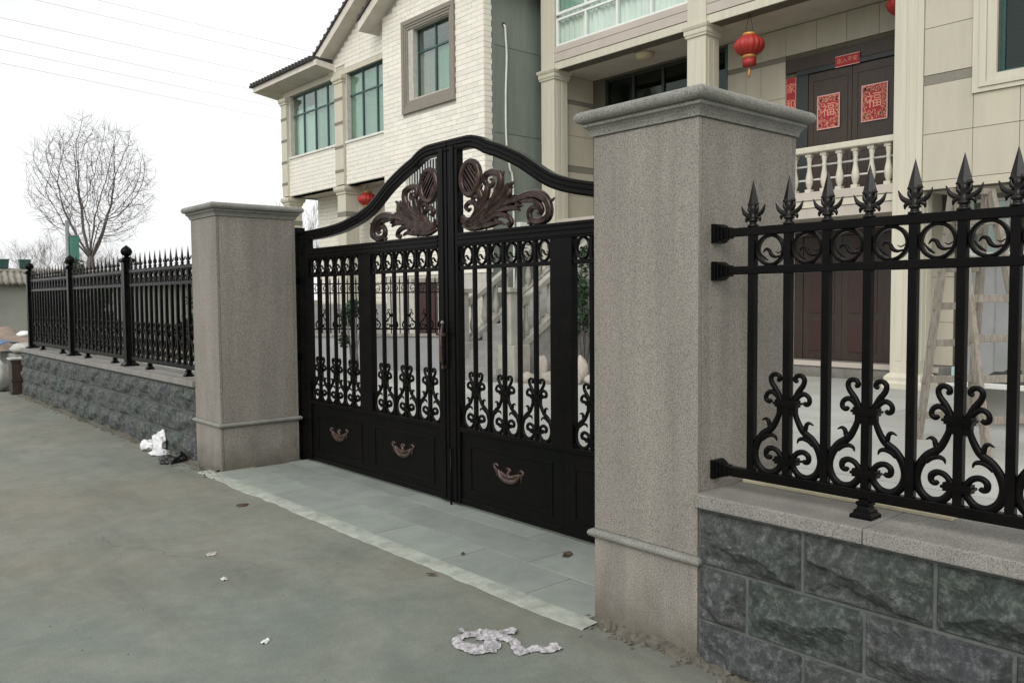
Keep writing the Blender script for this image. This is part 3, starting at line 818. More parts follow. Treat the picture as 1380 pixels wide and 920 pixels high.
ORN = {
 'up': ([(0.078, 2.145), (0.253, 2.23), (0.383, 2.3), (0.44, 2.374), (0.459, 2.435), (0.435, 2.477), (0.36, 2.498), (0.296, 2.486), (0.282, 2.439), (0.32, 2.402), (0.372, 2.413), (0.362, 2.445), (0.335, 2.447)], [.03, .045, .045, .036, .032, .03, .028, .026, .024, .022, .018, .013, .008]),
 'mid': ([(0.06, 2.14), (0.17, 2.20), (0.27, 2.30), (0.31, 2.38), (0.30, 2.43)], [.03, .04, .038, .03, .012]),
 'tuft': ([(0.34, 2.25), (0.445, 2.31), (0.507, 2.351), (0.593, 2.405)], [.03, .038, .03, .008]),
 'right': ([(0.10, 2.135), (0.252, 2.173), (0.407, 2.234), (0.543, 2.269), (0.651, 2.283), (0.732, 2.298), (0.824, 2.296), (0.901, 2.266), (0.945, 2.218), (0.955, 2.157), (0.922, 2.125), (0.844, 2.112), (0.775, 2.129), (0.758, 2.174), (0.789, 2.209), (0.845, 2.204), (0.867, 2.172), (0.834, 2.163)], [.03, .036, .032, .028, .03, .034, .036, .036, .034, .033, .031, .029, .026, .024, .022, .02, .016, .008]),
 'inner': ([(0.66, 2.262), (0.74, 2.262), (0.81, 2.252), (0.86, 2.222), (0.885, 2.185), (0.87, 2.15)], [.014, .02, .022, .022, .018, .006]),
 'tail': ([(0.875, 2.281), (0.93, 2.250), (0.975, 2.242), (1.002, 2.256)], [.018, .016, .012, .004]),
 'low': ([(0.12, 2.118), (0.317, 2.162), (0.406, 2.190), (0.505, 2.178), (0.56, 2.148), (0.568, 2.118), (0.535, 2.110), (0.525, 2.128)], [.024, .028, .026, .024, .022, .02, .018, .01]),
 'base1': ([(0.011, 2.209), (0.052, 2.18), (0.12, 2.183), (0.174, 2.221), (0.175, 2.278), (0.108, 2.309), (0.053, 2.28), (0.08, 2.25), (.11, 2.262)], [.02, .022, .024, .024, .022, .02, .018, .016, .01]),
 'base2': ([(0.0, 2.184), (0.078, 2.150), (0.212, 2.148), (0.317, 2.195), (0.375, 2.262)], [.016, .024, .028, .026, .01]),
 'base3': ([(0.012, 2.142), (0.105, 2.118), (0.212, 2.118), (0.30, 2.135), (0.36, 2.142)], [.016, .024, .024, .02, .008]),
 'fan1': ([(0.10, 2.15), (0.20, 2.24), (0.235, 2.33), (0.215, 2.39), (0.245, 2.42)], [.03, .04, .036, .026, .008]),
 'fan2': ([(0.16, 2.14), (0.31, 2.235), (0.40, 2.33), (0.405, 2.385)], [.03, .036, .032, .012]),
 'fan3': ([(0.20, 2.14), (0.36, 2.215), (0.47, 2.265), (0.545, 2.325), (0.56, 2.37)], [.028, .034, .034, .028, .008]),
 'fan4': ([(0.40, 2.215), (0.50, 2.225), (0.60, 2.225), (0.66, 2.20)], [.022, .026, .022, .006]),
 'fan5': ([(0.20, 2.11), (0.34, 2.125), (0.44, 2.135), (0.49, 2.115)], [.018, .022, .018, .006]),
 'curl': ([(0.253, 2.214), (0.267, 2.278), (0.229, 2.33), (0.163, 2.345), (0.135, 2.323), (0.165, 2.306)], [.026, .026, .024, .02, .016, .008]),
}
LOBES = [((.44, 2.30), (.50, 2.30), (.545, 2.325)), ((.50, 2.35), (.545, 2.352), (.585, 2.372)), ((.47, 2.335), (.505, 2.375), (.53, 2.405)), ((.36, 2.20), (.33, 2.235), (.345, 2.262)),
         ((.25, 2.125), (.285, 2.110), (.32, 2.118)), ((.40, 2.168), (.40, 2.138), (.375, 2.122)), ((.31, 2.148), (.325, 2.122), (.30, 2.108)), ((.62, 2.262), (.655, 2.235), (.69, 2.235)),
         ((.56, 2.262), (.585, 2.300), (.62, 2.312)), ((.51, 2.25), (.52, 2.222), (.555, 2.215)), ((.80, 2.13), (.765, 2.105), (.73, 2.112)), ((.43, 2.44), (.47, 2.46), (.49, 2.49))]
def gate_leaf(sgn, label):
    """sgn -1: leaf on the right of the meeting line (towards -y); +1: leaf on the left"""
    yc = 5.15
    Y = lambda d: yc + sgn * d                       # d = distance from the meeting line
    def bx(name, d0, d1, z0, z1, **k): return gbox(t, name, min(Y(d0), Y(d1)), max(Y(d0), Y(d1)), z0, z1, **k)
    t = thing('gate_leaf', label, 'gate', (GX, Y(1.2), 0.03), 'leaves of the double gate')
    dh = 2.46
    bx('meeting_stile', 0.006, 0.128, 0.03, 2.775)
    bx('stile_fillet', 0.045, 0.09, 0.05, 2.74, d=GS + .008)
    bx('middle_stile', 1.128, 1.332, 0.622, 1.985, bev=0.003, d=GS - .002)
    bx('hinge_stile', 2.262, dh, 0.03, 2.262 if sgn > 0 else 2.262)
    # moulded top rail: three reeds
    bx('top_rail', 0.128, 2.262, 1.985, 2.088)
    for z in (2.0, 2.035, 2.066): bx('reed', 0.128, 2.262, z, z + 0.016, d=GS + .009, bev=0.003)
    bx('ring_rail', 0.128, 1.128, 1.812, 1.842, d=.018); bx('ring_rail', 1.332, 2.262, 1.812, 1.842, d=.018)
    bx('middle_rail', 0.128, 2.262, 0.588, 0.622)
    # arched head
    a = MB(); N = 60; P = []
    for i in range(N + 1):
        d = 0.004 + (dh - 0.01) * i / N
        P.append((sgn * d, arch_z(d) - 0.047))
    sec = [(-.047, -.028), (-.047, .028), (-.03, .034), (-.022, .028), (-.008, .028), (0, .036), (.008, .028), (.022, .028), (.03, .034), (.047, .028), (.047, -.028)]
    a.sweep2d(P, sec, False)
    a.build('arched_head', M['iron'], t, origin=(0, 0, 0)).location = Vector((GX, yc, 0)) - WP[t.name]
    # sheet panels below, with raised fields
    for (d0, d1) in ((0.128, 1.23), (1.23, 2.262)):
        bx('sheet_panel', d0 + .001, d1 - .001, 0.04, 0.588, m='iron_matt', d=.012, bev=0.001)
        m_ = MB()
        f0, f1, z0, z1 = d0 + .10, d1 - .10, 0.13, 0.50
        for (p, q, r_, s_) in ((f0, f1, z0, z0 + .022), (f0, f1, z1 - .022, z1), (f0, f0 + .022, z0 + .022, z1 - .022), (f1 - .022, f1, z0 + .022, z1 - .022)):
            m_.box((GX - .018, Y(p), r_), (GX - .011, Y(q), s_))
        m_.build('panel_moulding', M['iron'], t, bevel=0.003)
        bx('bottom_rail', d0, d1, 0.03, 0.075, d=.022)
        # small copper relief: a bowl with three curls
        e = MB(); c = (d0 + d1) / 2; zc = 0.34
        for (pts, w) in (([(-.10, .035), (-.085, -.02), (-.05, -.055), (0, -.066), (.05, -.055), (.085, -.02), (.10, .03)], [.012, .024, .03, .032, .03, .024, .012]),
                         ([(-.088, .02), (-.05, -.008), (0, -.024), (.05, -.008), (.088, .02)], [.01, .02, .024, .02, .01]),
                         ([(0, -.03), (-.004, .015), (.014, .05), (-.012, .062), (-.026, .045)], [.022, .02, .018, .014, .006]),
                         ([(-.098, .01), (-.125, .03), (-.14, .065), (-.118, .082), (-.098, .062)], [.014, .016, .016, .014, .006]),
                         ([(.098, .01), (.125, .025), (.135, .052), (.112, .066), (.096, .05)], [.014, .016, .016, .014, .006]),
                         ([(-.12, .045), (-.118, 0), (-.112, -.045)], [.014, .012, .004]), ([(.122, .03), (.118, -.01), (.114, -.05)], [.014, .012, .004])):
            strand(e, [(sgn * q[0] * 1.15, q[1] * .72) for q in pts], [x_ * .68 for x_ in w], 0.02, 4, 8)
        o = e.build('relief', M['copper'], t, origin=(0, 0, 0)); o.location = Vector((GX - .014, Y(c), zc)) - WP[t.name]
    # pickets, rings and scrolls in the two lights
    for (d0, d1) in ((0.128, 1.128), (1.332, 2.262)):
        n = 5; st = (d1 - d0) / (n + 1)
        for i in range(1, n + 1):
            y = Y(d0 + st * i)
            inst('picket', GPICK, t, (GX, y, 0.61))
            if i % 2: inst('scroll', GSCR, t, (GX, y, 0.622))
        for i in range(n + 1):
            inst('ring', GRING, t, (GX, Y(d0 + st * (i + .5)), 1.914))
    # carved acanthus over the top rail
    orn = MB()
    for kx, (pts, w) in ORN.items():
        P = [(p[0], p[1]) for p in spline([(q[0] + .15, q[1], 0) for q in pts], 6)]
        P = [(sgn * p[0], p[1]) for p in P]
        ws = lerp_list(w, len(P))
        orn.sweep2d(P, [(q[0] * sgn, q[1]) for q in GRO], True, [(x, min(.03, x * 0.85 + .006)) for x in ws])
    for L in LOBES:
        P = [(p[0], p[1]) for p in spline([(q[0] + .15, q[1], 0) for q in L], 5)]
        P = [(sgn * p[0], p[1]) for p in P]
        ws = lerp_list([.016, .017, .004], len(P))
        orn.sweep2d(P, GRO, True, [(x, min(.024, x * 1.0 + .004)) for x in ws])
    oo = orn.build('carved_leaf', M['bronze'], t, origin=(0, 0, 0)); oo.location = Vector((GX, yc, 0)) - WP[t.name]
    # oval shell beside the stile
    ov = MB(); cy, cz = .262, 2.482
    n = 36
    ring = [(sgn * (cy + .104 * math.cos(2 * math.pi * i / n)), cz + .122 * math.sin(2 * math.pi * i / n)) for i in range(n)]
    ov.sweep2d(ring, [(-.022, -.01), (.022, -.01), (.022, .012), (.012, .03), (0, .022), (-.012, .03), (-.022, .012)], True, None, True)
    ov.prism([(sgn * (cy + .10 * math.cos(2 * math.pi * i / n)), cz + .118 * math.sin(2 * math.pi * i / n)) for i in range(n)], 0, .0, .012)
    for i in range(6):
        c0 = -.085 + .034 * i
        p, q = Vector((-.07 + c0 * .6, .07 + c0 * .8)), Vector((.07 + c0 * .6 - .02, -.07 + c0 * .8))
        for e_ in (p, q):
            r_ = math.hypot(e_.x / .092, e_.y / .11)
            if r_ > 1: e_ /= r_
        ov.bar((-.01, sgn * (cy + p.x), cz + p.y), (-.01, sgn * (cy + q.x), cz + q.y), .012, .012, (1, 0, 0))
    for i in range(7):
        a_ = -1.1 + 2.2 * i / 6
        ov.lathe([(.002, -.009), (.009, -.004), (.009, .004), (.002, .009)], (-.016, sgn * (cy + .078 * math.cos(a_)), cz + .095 * math.sin(a_)), 6)
    oo = ov.build('oval_shell', M['bronze'], t, origin=(0, 0, 0)); oo.location = Vector((GX, yc, 0)) - WP[t.name]
    return t, Y, bx
GPICK = picket_mesh(1.385, 0.028)
GSCR = SCROLL
GRING = ring_mesh(1, .056, .068)
tR, YR, _ = gate_leaf(-1, 'right leaf of the black iron gate, half hidden by the near pillar')
tL, YL, _ = gate_leaf(1, 'left leaf of the black iron gate, with the pull handle')
# handle on the meeting stile, sword-shaped
hb = MB(); hy = 5.185
hb.tube([(GX - .05, hy, 1.07), (GX - .075, hy, 1.13), (GX - .078, hy, 1.32), (GX - .06, hy, 1.40)], [.010, .014, .014, .008], 8)
hb.box((GX - .07, hy - .012, 1.06), (GX - .03, hy + .012, 1.085))
hb.build('handle', M['copper'], tL)
hb = MB(); hb.box((GX - .092, hy - .05, 1.315), (GX - .07, hy + .05, 1.335)); hb.build('handle_guard', M['copper'], tL)
hb = MB(); hb.lathe([(.004, 1.40), (.014, 1.408), (.014, 1.42), (.004, 1.43)], (GX - .062, hy, 0), 8); hb.build('handle_knob', M['post_grey'], tL)
db = MB(); db.tube([(GX - .045, 5.12, 0.008), (GX - .045, 5.12, 0.45)], .009, 8); db.build('drop_bolt', M['iron'], tR)
# hinge posts fixed to the pillars
for (ya, yb, lab) in ((7.625, 7.70, 'slim black iron hinge post between the far pillar and the gate'), ):
    hp = thing('hinge_post', lab, 'post', (GX, (ya + yb) / 2, 0))
    gbox(hp, 'post', ya, yb, 0.0, 2.25)
    b = MB(); b.box((D + DP - .001, 7.56, 2.235), (GX + .02, 7.72, 2.30)); b.build('bracket', M['iron'], hp, bevel=.004)
    for z in (0.35, 1.0, 1.75):
        b = MB(); b.box((D + DP - .001, ya + .01, z), (GX - .031, yb - .01, z + .06)); b.lathe([(.018, z - .03), (.018, z + .09)], (GX, ya - .006, 0), 8); b.build('hinge', M['iron'], hp)
# low threshold strip under the gate
b = MB(); b.box((3.9, 2.84, -0.03), (4.06, 7.56, 0.03)); tag(b.build('threshold', M['mortar'], bevel=.006), kind='structure')
# ------------------------------------------------------------------ buildings: helpers
def holed(mb, x0, x1, ylo, yhi, zlo, zhi, holes):
    """wall slab in a y-z plane with rectangular openings (y0,y1,z0,z1)"""
    ys = sorted({ylo, yhi, *[max(ylo, min(yhi, h[i])) for h in holes for i in (0, 1)]})
    zs = sorted({zlo, zhi, *[max(zlo, min(zhi, h[i])) for h in holes for i in (2, 3)]})
    for a, b_ in zip(ys, ys[1:]):
        run = None
        for c, d in zip(zs, zs[1:]):
            m_ = ((a + b_) / 2, (c + d) / 2)
            solid = not any(h[0] < m_[0] < h[1] and h[2] < m_[1] < h[3] for h in holes)
            if solid:
                if run is None: run = c
                end = d
            if (not solid or d == zs[-1]) and run is not None:
                mb.box((x0, a, run), (x1, b_, end)); run = None
    return mb
def B(name, parent, m, a, b_, bev=0.0):
    q = MB(); q.box(a, b_); return q.build(name, M[m] if isinstance(m, str) else m, parent, bevel=bev)
def curtain(parent, x, y0, y1, z0, z1, m, wave=0.11, amp=0.03):
    q = MB(); n = max(12, int((y1 - y0) / wave * 6)); vs = []
    for i in range(n + 1):
        y = y0 + (y1 - y0) * i / n
        dx = amp * math.sin(2 * math.pi * (y + .03 * math.sin(y * 5)) / wave) + .4 * amp * math.sin(2 * math.pi * y / (wave * 2.7))
        vs += [(x + dx, y, z0), (x + dx, y, z1)]
    q.add(vs, [(2 * i, 2 * i + 2, 2 * i + 3, 2 * i + 1) for i in range(n)], True)
    return q.build('curtain', M[m], parent, fixn=False)
def window(parent, x, y0, y1, z0, z1, cols, rowz, fm, gm, depth=0.06, fw=0.05, name='window'):
    """frame bars round the panes; the window is a part, frame bars joined, each pane a sub-part"""
    zs = [z0] + list(rowz) + [z1]
    ycs = [y0 + (y1 - y0) * i / cols for i in range(cols + 1)]
    q = MB()
    for i, y in enumerate(ycs):
        yy0 = y if i == 0 else (y - fw if i == cols else y - fw / 2)
        q.box((x, yy0, z0), (x + depth, yy0 + fw, z1))
    for j, z in enumerate(zs):
        zz0 = z if j == 0 else (z - fw if j == len(zs) - 1 else z - fw / 2)
        for i in range(cols):
            a = ycs[i] + (fw if i == 0 else fw / 2) ; c = ycs[i + 1] - (fw if i == cols - 1 else fw / 2)
            q.box((x + .003, a, zz0), (x + depth - .003, c, zz0 + fw))
    w = q.build(name, M[fm], parent)
    for i in range(cols):
        for j in range(len(zs) - 1):
            p = MB(); p.box((x + depth * .45, ycs[i] + .01, zs[j] + .01), (x + depth * .45 + .008, ycs[i + 1] - .01, zs[j + 1] - .01))
            p.build('pane', M[gm], w)
    return w

# ------------------------------------------------------------------ stone-clad villa on the right
v = thing('villa', 'cream stone-clad house with square columns and a balcony hung with red posters', 'house', (18, 5, 0))
XB = 15.5
top = 11.0
w = MB(); holed(w, XB, XB + .25, -7, 14.95, 0, top, [(10.72, 14.30, 3.45, 6.96)]); w.build('wall', M['clad_joint'], v)
w = MB(); w.box((XB + .25, 14.70, 0), (23, 14.95, top)); w.box((XB + .25, -7, 0), (23, -6.75, top)); w.box((22.75, -6.75, 0), (23, 14.70, top)); w.build('wall', M['clad'], v)
B('roof_slab', v, 'soffit', (13.6, -7.3, top), (23.3, 15.2, top + .25))
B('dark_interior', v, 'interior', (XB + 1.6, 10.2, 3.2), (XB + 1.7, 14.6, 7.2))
B('ceiling', v, 'soffit', (14.4, 5.9, 7.005), (XB, 14.70, 7.12))
# porch side wall
B('wall', v, 'clad_joint', (14.2, 14.72, 0), (XB, 14.95, top))
def tile(parent, a, b_, bev=0.006): return B('tile', parent, 'clad', a, b_, bev)
for (xa, xb) in ((14.46, 15.19), (15.196, XB - .002)):
    for (z0, z1) in ((3.45, 4.10), (4.106, 4.675), (4.835, 5.56), (5.566, 6.32), (6.43, 7.0)):
        tile(v, (xa, 14.69, z0), (xb, 14.72, z1))
for (z0, z1) in ((4.681, 4.829), (6.326, 6.424)): B('band', v, 'band', (14.46, 14.70, z0), (XB - .002, 14.72, z1))
# cladding of the recessed wall round the doors
yj = [10.70, 10.24, 9.882, 9.314, 8.65, 8.03, 7.40, 6.75, 6.0]
for a, c in zip(yj[1:], yj):
    cols = ((6.43, 6.99),) if c <= 9.32 else ((3.46, 4.67), (4.836, 5.6), (5.606, 6.325), (6.43, 6.99))
    for (z0, z1) in cols: tile(v, (XB - .03, a + .003, z0), (XB, c - .003, z1))
B('band', v, 'band', (XB - .018, 9.32, 6.331), (XB, 10.70, 6.424)); B('band', v, 'band', (XB - .02, 9.32, 4.676), (XB, 10.70, 4.83))
# large dark glazed opening on the left of the porch
window(v, XB + .03, 10.72, 14.30, 3.45, 6.95, 4, (5.9,), 'frame_black', 'glass_dark', .08, .07, 'glazed_screen')
B('jamb', v, 'frame_green', (XB - .035, 10.70, 3.45), (XB - .001, 10.76, 6.95))
# upper double door
dr = B('door_frame', v, 'door_wood', (XB - .06, 6.80, 6.06), (XB, 9.30, 6.32), .008)
for (a, c) in ((8.80, 9.02), (6.80, 7.02)):
    B('door_frame', v, 'frame_black', (XB - .07, a, 3.45), (XB, c, 5.96), .006)
B('door_frame', v, 'frame_black', (XB - .085, 6.80, 5.96), (XB, 9.04, 6.055), .01)
def glyph(txt, m, size, th=0.004):
    """flat lettering turned into a thin mesh lying in the y-z plane, facing -x"""
    cu = bpy.data.curves.new('lettering', 'FONT'); cu.body = txt; cu.size = size; cu.align_x = 'CENTER'; cu.align_y = 'CENTER'; cu.extrude = th / 2; cu.resolution_u = 3
    ob = bpy.data.objects.new('lettering', cu); COL.objects.link(ob)
    dg = bpy.context.evaluated_depsgraph_get()
    me = bpy.data.meshes.new_from_object(ob.evaluated_get(dg)); me.name = 'lettering'
    bpy.data.objects.remove(ob); bpy.data.curves.remove(cu)
    me.transform(Matrix(((0, 0, -1, 0), (-1, 0, 0, 0), (0, 1, 0, 0), (0, 0, 0, 1))))
    me.materials.clear(); me.materials.append(m)
    return me
def poster(parent, x, y, z, wy, hz):
    p = B('poster', parent, 'red_paper', (x - .006, y - wy / 2, z - hz / 2), (x, y + wy / 2, z + hz / 2))
    xx = x - .009
    inst('lettering', glyph('福', M['gold_print'], wy * 0.60), p, (xx, y, z + hz * .03))
    # printed border: pale strips and gold curls
    q = MB()
    for (a, c, e, f) in ((-.5, .5, .465, .5), (-.5, .5, -.5, -.465), (-.5, -.45, -.46, .46), (.45, .5, -.46, .46)):
        q.box((xx, y + a * wy, z + e * hz), (xx + .002, y + c * wy, z + f * hz))
    q.build('border', M['silver_print'], p)
    q = MB(); rn = random.Random(int(y * 100))
    for k in range(150):
        side = k % 4; s_ = rn.uniform(-.42, .42)
        cy, cz = ((s_ * wy, .385 * hz + rn.uniform(-.05, .03)), (s_ * wy, -.37 * hz + rn.uniform(-.05, .09)), (-.37 * wy + rn.uniform(-.02, .03), s_ * hz), (.37 * wy + rn.uniform(-.03, .02), s_ * hz))[side]
        r_ = rn.uniform(.018, .036); a0 = rn.uniform(0, 6)
        P = [(r_ * (1 - .12 * i) * math.cos(a0 + i * .9), r_ * (1 - .12 * i) * math.sin(a0 + i * .9)) for i in range(6)]
        t_ = MB(); t_.sweep2d(P, [(-.006, 0), (.006, 0), (.006, .001), (-.006, .001)], False)
        q.add([(xx + p_[0], y + cy + p_[1], z + cz + p_[2]) for p_ in t_.v], t_.f)
    tag(q.build('printed_pattern', M['gold_print'], p), kind='stuff')
    return p
for (a, c) in ((7.90, 8.795), (7.025, 7.89)):
    d = B('door', v, 'door_wood', (XB - .05, a, 3.47), (XB - .005, c, 5.95), .004)
    for (z0, z1) in ((3.6, 4.35), (4.5, 5.82)):
        q = MB()
        for (p0, p1, q0, q1) in ((a + .08, c - .08, z0, z0 + .03), (a + .08, c - .08, z1 - .03, z1), (a + .08, a + .11, z0 + .03, z1 - .03), (c - .11, c - .08, z0 + .03, z1 - .03)):
            q.box((XB - .062, p0, q0), (XB - .049, p1, q1))
        tag(q.build('panel_moulding', M['door_wood'], d), kind='stuff')
poster(v, XB - .066, 8.36, 5.16, .47, .66)
poster(v, XB - .066, 7.45, 5.18, .50, .68)
bn = B('banner', v, 'red_paper', (XB - .095, 7.73, 5.955), (XB - .088, 8.22, 6.165)); inst('lettering', glyph('出入平安', M['gold_print'], .105), bn, (XB - .098, 7.975, 6.06))
q = MB()
for (a, c, e, f) in ((7.73, 8.22, 6.15, 6.165), (7.73, 8.22, 5.955, 5.97)): q.box((XB - .098, a, e), (XB - .0955, c, f))
q.build('border', M['silver_print'], bn)
for (yy, txt) in ((9.185, '家和人兴'), (6.70, '春满福来')):
    cp_ = B('couplet', v, 'red_paper', (XB - .04, yy - .115, 4.3), (XB - .032, yy + .115, 5.97))
    for i, ch in enumerate(txt):
        inst('lettering', glyph(ch, M['gold_print'], .21), cp_, (XB - .043, yy, 5.75 - i * .32))
    q = MB()
    for s_ in (-1, 1): q.box((XB - .043, yy + s_ * .108 - .006, 4.31), (XB - .041, yy + s_ * .108 + .006, 5.96))
    q.build('border', M['silver_print'], cp_)
# ground-floor door under the porch
B('porch_step', v, 'coping', (14.9, 6.0, 0.0), (XB, 14.70, 0.33), .01)
B('porch_kerb', v, 'beam', (14.86, 6.0, .25), (14.899, 10.2, .345), .005)
B('door_frame', v, 'door_wood', (XB - .08, 7.0, .335), (XB, 7.2, 2.75), .006); B('door_frame', v, 'door_wood', (XB - .08, 8.86, .335), (XB, 9.06, 2.75), .006); B('door_frame', v, 'door_red', (XB - .08, 7.0, 2.755), (XB, 9.06, 2.95), .006)
for (a, c) in ((8.05, 8.855), (7.205, 8.045)):
    d = B('door', v, 'door_wood', (XB - .06, a, .34), (XB - .002, c, 2.745), .004)
    for (z0, z1) in ((.5, 1.1), (1.25, 2.6)):
        B('door_panel', d, 'door_red', (XB - .075, a + .14, z0), (XB - .06, c - .14, z1), .006)
for (z0, z1) in ((.34, 1.1), (1.106, 1.9), (1.906, 2.98)):
    tile(v, (XB - .03, 9.065, z0), (XB, 10.2, z1)); tile(v, (XB - .03, 6.0, z0), (XB, 6.995, z1))
    tile(v, (XB - .03, 10.206, z0), (XB, 12.4, z1)); tile(v, (XB - .03, 12.406, z0), (XB, 14.69, z1))
# balcony floor, mouldings, balustrade
for (ya, yb) in ((6.434, 10.2), (10.654, 14.55)):
    B('balcony_floor', v, 'soffit', (14.30, ya - .2, 3.02), (XB, yb + .2, 3.44))
    B('balcony_edge', v, 'beam', (14.07, ya, 2.99), (14.30, yb, 3.17), .008)
    B('balcony_edge', v, 'column', (14.05, ya, 3.178), (14.30, yb, 3.30), .008)
    B('balcony_edge', v, 'beam', (14.03, ya, 3.308), (14.30, yb, 3.46), .01)
    bm_ = MB()
    bm_.rectstack(-.001, -.001, .001, .001, [(.055, 0), (.055, .06), (.04, .065)])
    bm_.lathe([(.034, .06), (.036, .08), (.055, .13), (.068, .2), (.062, .28), (.042, .38), (.034, .46), (.044, .5), (.034, .53), (.048, .60), (.05, .64)], (0, 0, 0), 10)
    bm_.rectstack(-.001, -.001, .001, .001, [(.04, .635), (.055, .645), (.055, .705)])
    BAL = bm_.mesh('baluster', M['baluster'] if ya < 10 else M['stair_rail'])
    n = int((yb - ya) / .275)
    if ya > 10: continue
    B('handrail', v, 'column', (14.05, ya, 4.165), (14.27, yb, 4.275), .02)
    for i in range(n):
        inst('baluster', BAL, v, (14.16, ya + (yb - ya) * (i + .5) / n, 3.46))
    for z in (3.70, 3.95):
        B('guard_rail', v, 'white_paint', (14.30, ya, z), (14.33, yb, z + .03))
# beams with grooves, at the upper floor line
for (ya, yb) in ((6.434, 10.2), (10.654, 14.55)):
    B('beam', v, 'clad_joint', (14.06, ya, 7.0), (14.4, yb, 7.53))
    for (z0, z1, x) in ((6.995, 7.165, 14.03), (7.18, 7.375, 14.02), (7.39, 7.535, 14.03)):
        B('beam_course', v, 'beam' if z0 > 7.1 else 'column', (x, ya, z0), (14.062, yb, z1), .004)
    window(v, 14.06, ya + .04, yb - .02, 7.54, 8.19, 4, (), 'frame_white', 'glass_clear', .07, .05, 'lower_light')
    window(v, 14.06, ya + .04, yb - .02, 8.27, 10.2, 4, (), 'frame_white', 'glass_green', .07, .06)
    curtain(v, 14.20, ya + .03, yb - .01, 7.5, 10.3, 'curtain', .16, .03)
    B('beam', v, 'column', (14.03, ya, 10.21), (14.4, yb, top))
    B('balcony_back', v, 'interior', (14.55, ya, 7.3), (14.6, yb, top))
# square columns with moulded capitals
for (ya, yb) in ((14.55, 15.0), (10.2, 10.654), (5.966, 6.434)):
    c = B('column', v, 'column', (14.0, ya, .0), (14.45, yb, top), .008)
    for s_ in (.32, .68):
        yy = ya + (yb - ya) * s_
        q = MB(); q.box((13.992, yy - .055, .5), (14.0005, yy + .055, 6.75)); q.build('reed', M['column'], c)
        xx = 14.0 + .45 * s_
        q = MB(); q.box((xx - .055, ya - .008, .5), (xx + .055, ya + .0005, 6.75)); q.build('reed', M['column'], c)
    if ya > 7:
        q = MB(); q.rectstack(14.0, ya, 14.45, yb, [(.0, 6.79), (.03, 6.80), (.03, 6.83), (.045, 6.85), (.05, 6.87), (.05, 6.93), (.07, 6.96), (.085, 7.0), (.085, 7.03), (.0, 7.05)]); q.build('capital', M['column'], c)
    q = MB(); q.rectstack(14.0, ya, 14.45, yb, [(.10, 0), (.10, .12), (.07, .16), (.07, .22), (.03, .27), (.0, .29)]); q.build('column_base', M['column'], c)
# tiled wall on the right, with a window
WX = 14.05
w = MB(); holed(w, WX, WX + .25, -7, 5.962, 3.28, top, [(3.05, 4.88, 4.95, 7.4)]); w.build('wall', M['clad_joint'], v)
rowz = [3.284, 3.423, 4.174, 4.958, 5.112, 5.856, 6.60, 7.35, 8.10, 8.85, 9.6, 10.4, top]
ycol = [5.960, 5.205, 4.55, 3.90, 3.25, 2.60, 1.95, 1.3, .65, 0, -.65, -1.3, -1.95, -2.6, -3.25, -4, -5, -6, -7]
for a, c in zip(ycol[1:], ycol):
    for z0, z1 in zip(rowz, rowz[1:]):
        zz1 = z1
        if a > 2.4 and c < 5.3 and z1 > 4.70 and z0 < 7.8:
            if z0 < 4.70: zz1 = 4.70
            else: continue
        if abs(z0 - 4.958) < .01: B('band', v, 'band', (WX - .022, a, z0 + .003), (WX, c, z1 - .003))
        else: tile(v, (WX - .032, a + .0035, z0 + .0035), (WX, c - .0035, zz1 - .0035))
# window surround
q = MB(); yo0, yo1, zo0, zo1 = 2.70, 5.215, 4.70, 7.75; yi0, yi1, zi0, zi1 = 3.05, 4.88, 4.95, 7.4
for (oa, xo) in ((0, -.07), (.10, -.095), (.2, -.06)):
    k = oa
    a0, a1, b0, b1 = yo0 + k, yo1 - k, zo0 + k * .72, zo1 - k
    n0, n1, m0, m1 = (yo0 + k + .097, yo1 - k - .097, zo0 + (k + .097) * .72, zo1 - k - .097) if oa < .2 else (yi0, yi1, zi0, zi1)
    q.box((WX + xo, a0, b0), (WX + .001, a1, m0)); q.box((WX + xo, a0, m1), (WX + .001, a1, b1)); q.box((WX + xo, a0, m0), (WX + .001, n0, m1)); q.box((WX + xo, n1, m0), (WX + .001, a1, m1))
tag(q.build('window_surround', M['column'], v), kind='stuff')
window(v, WX + .10, 3.05, 4.88, 4.95, 7.4, 2, (6.6,), 'frame_green', 'glass_dark', .07, .06)
curtain(v, WX + .55, 3.06, 4.87, 6.05, 7.4, 'curtain', .2, .02)
for i in range(22): B('blind_slat', v, 'frame_black', (WX + .26, 3.08, 5.0 + i * .068), (WX + .30, 4.86, 5.05 + i * .068))
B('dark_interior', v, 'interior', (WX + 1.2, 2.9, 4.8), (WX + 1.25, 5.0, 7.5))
# open bay under the tiled wall
B('bay_ceiling', v, 'soffit', (WX + .25, -7, 3.285), (XB, 5.962, 3.40))
B('bay_wall', v, 'wall_grey', (XB - .06, -7, .0), (XB - .001, 5.95, 3.28))
B('pier', v, 'column', (WX + .02, 1.2, 0), (WX + .3, 1.75, 3.275), .008)
window(v, XB - .13, 4.55, 5.72, 2.25, 3.2, 2, (), 'frame_white', 'glass_green', .06, .05)
B('door', v, 'wall_grey', (XB - .11, 4.3, .04), (XB - .061, 5.3, 2.1), .01)
for yy in (3.3, 4.0): B('pale_panel', v, 'clad', (XB - .12, yy, .1), (XB - .061, yy + .62, 2.0), .01)
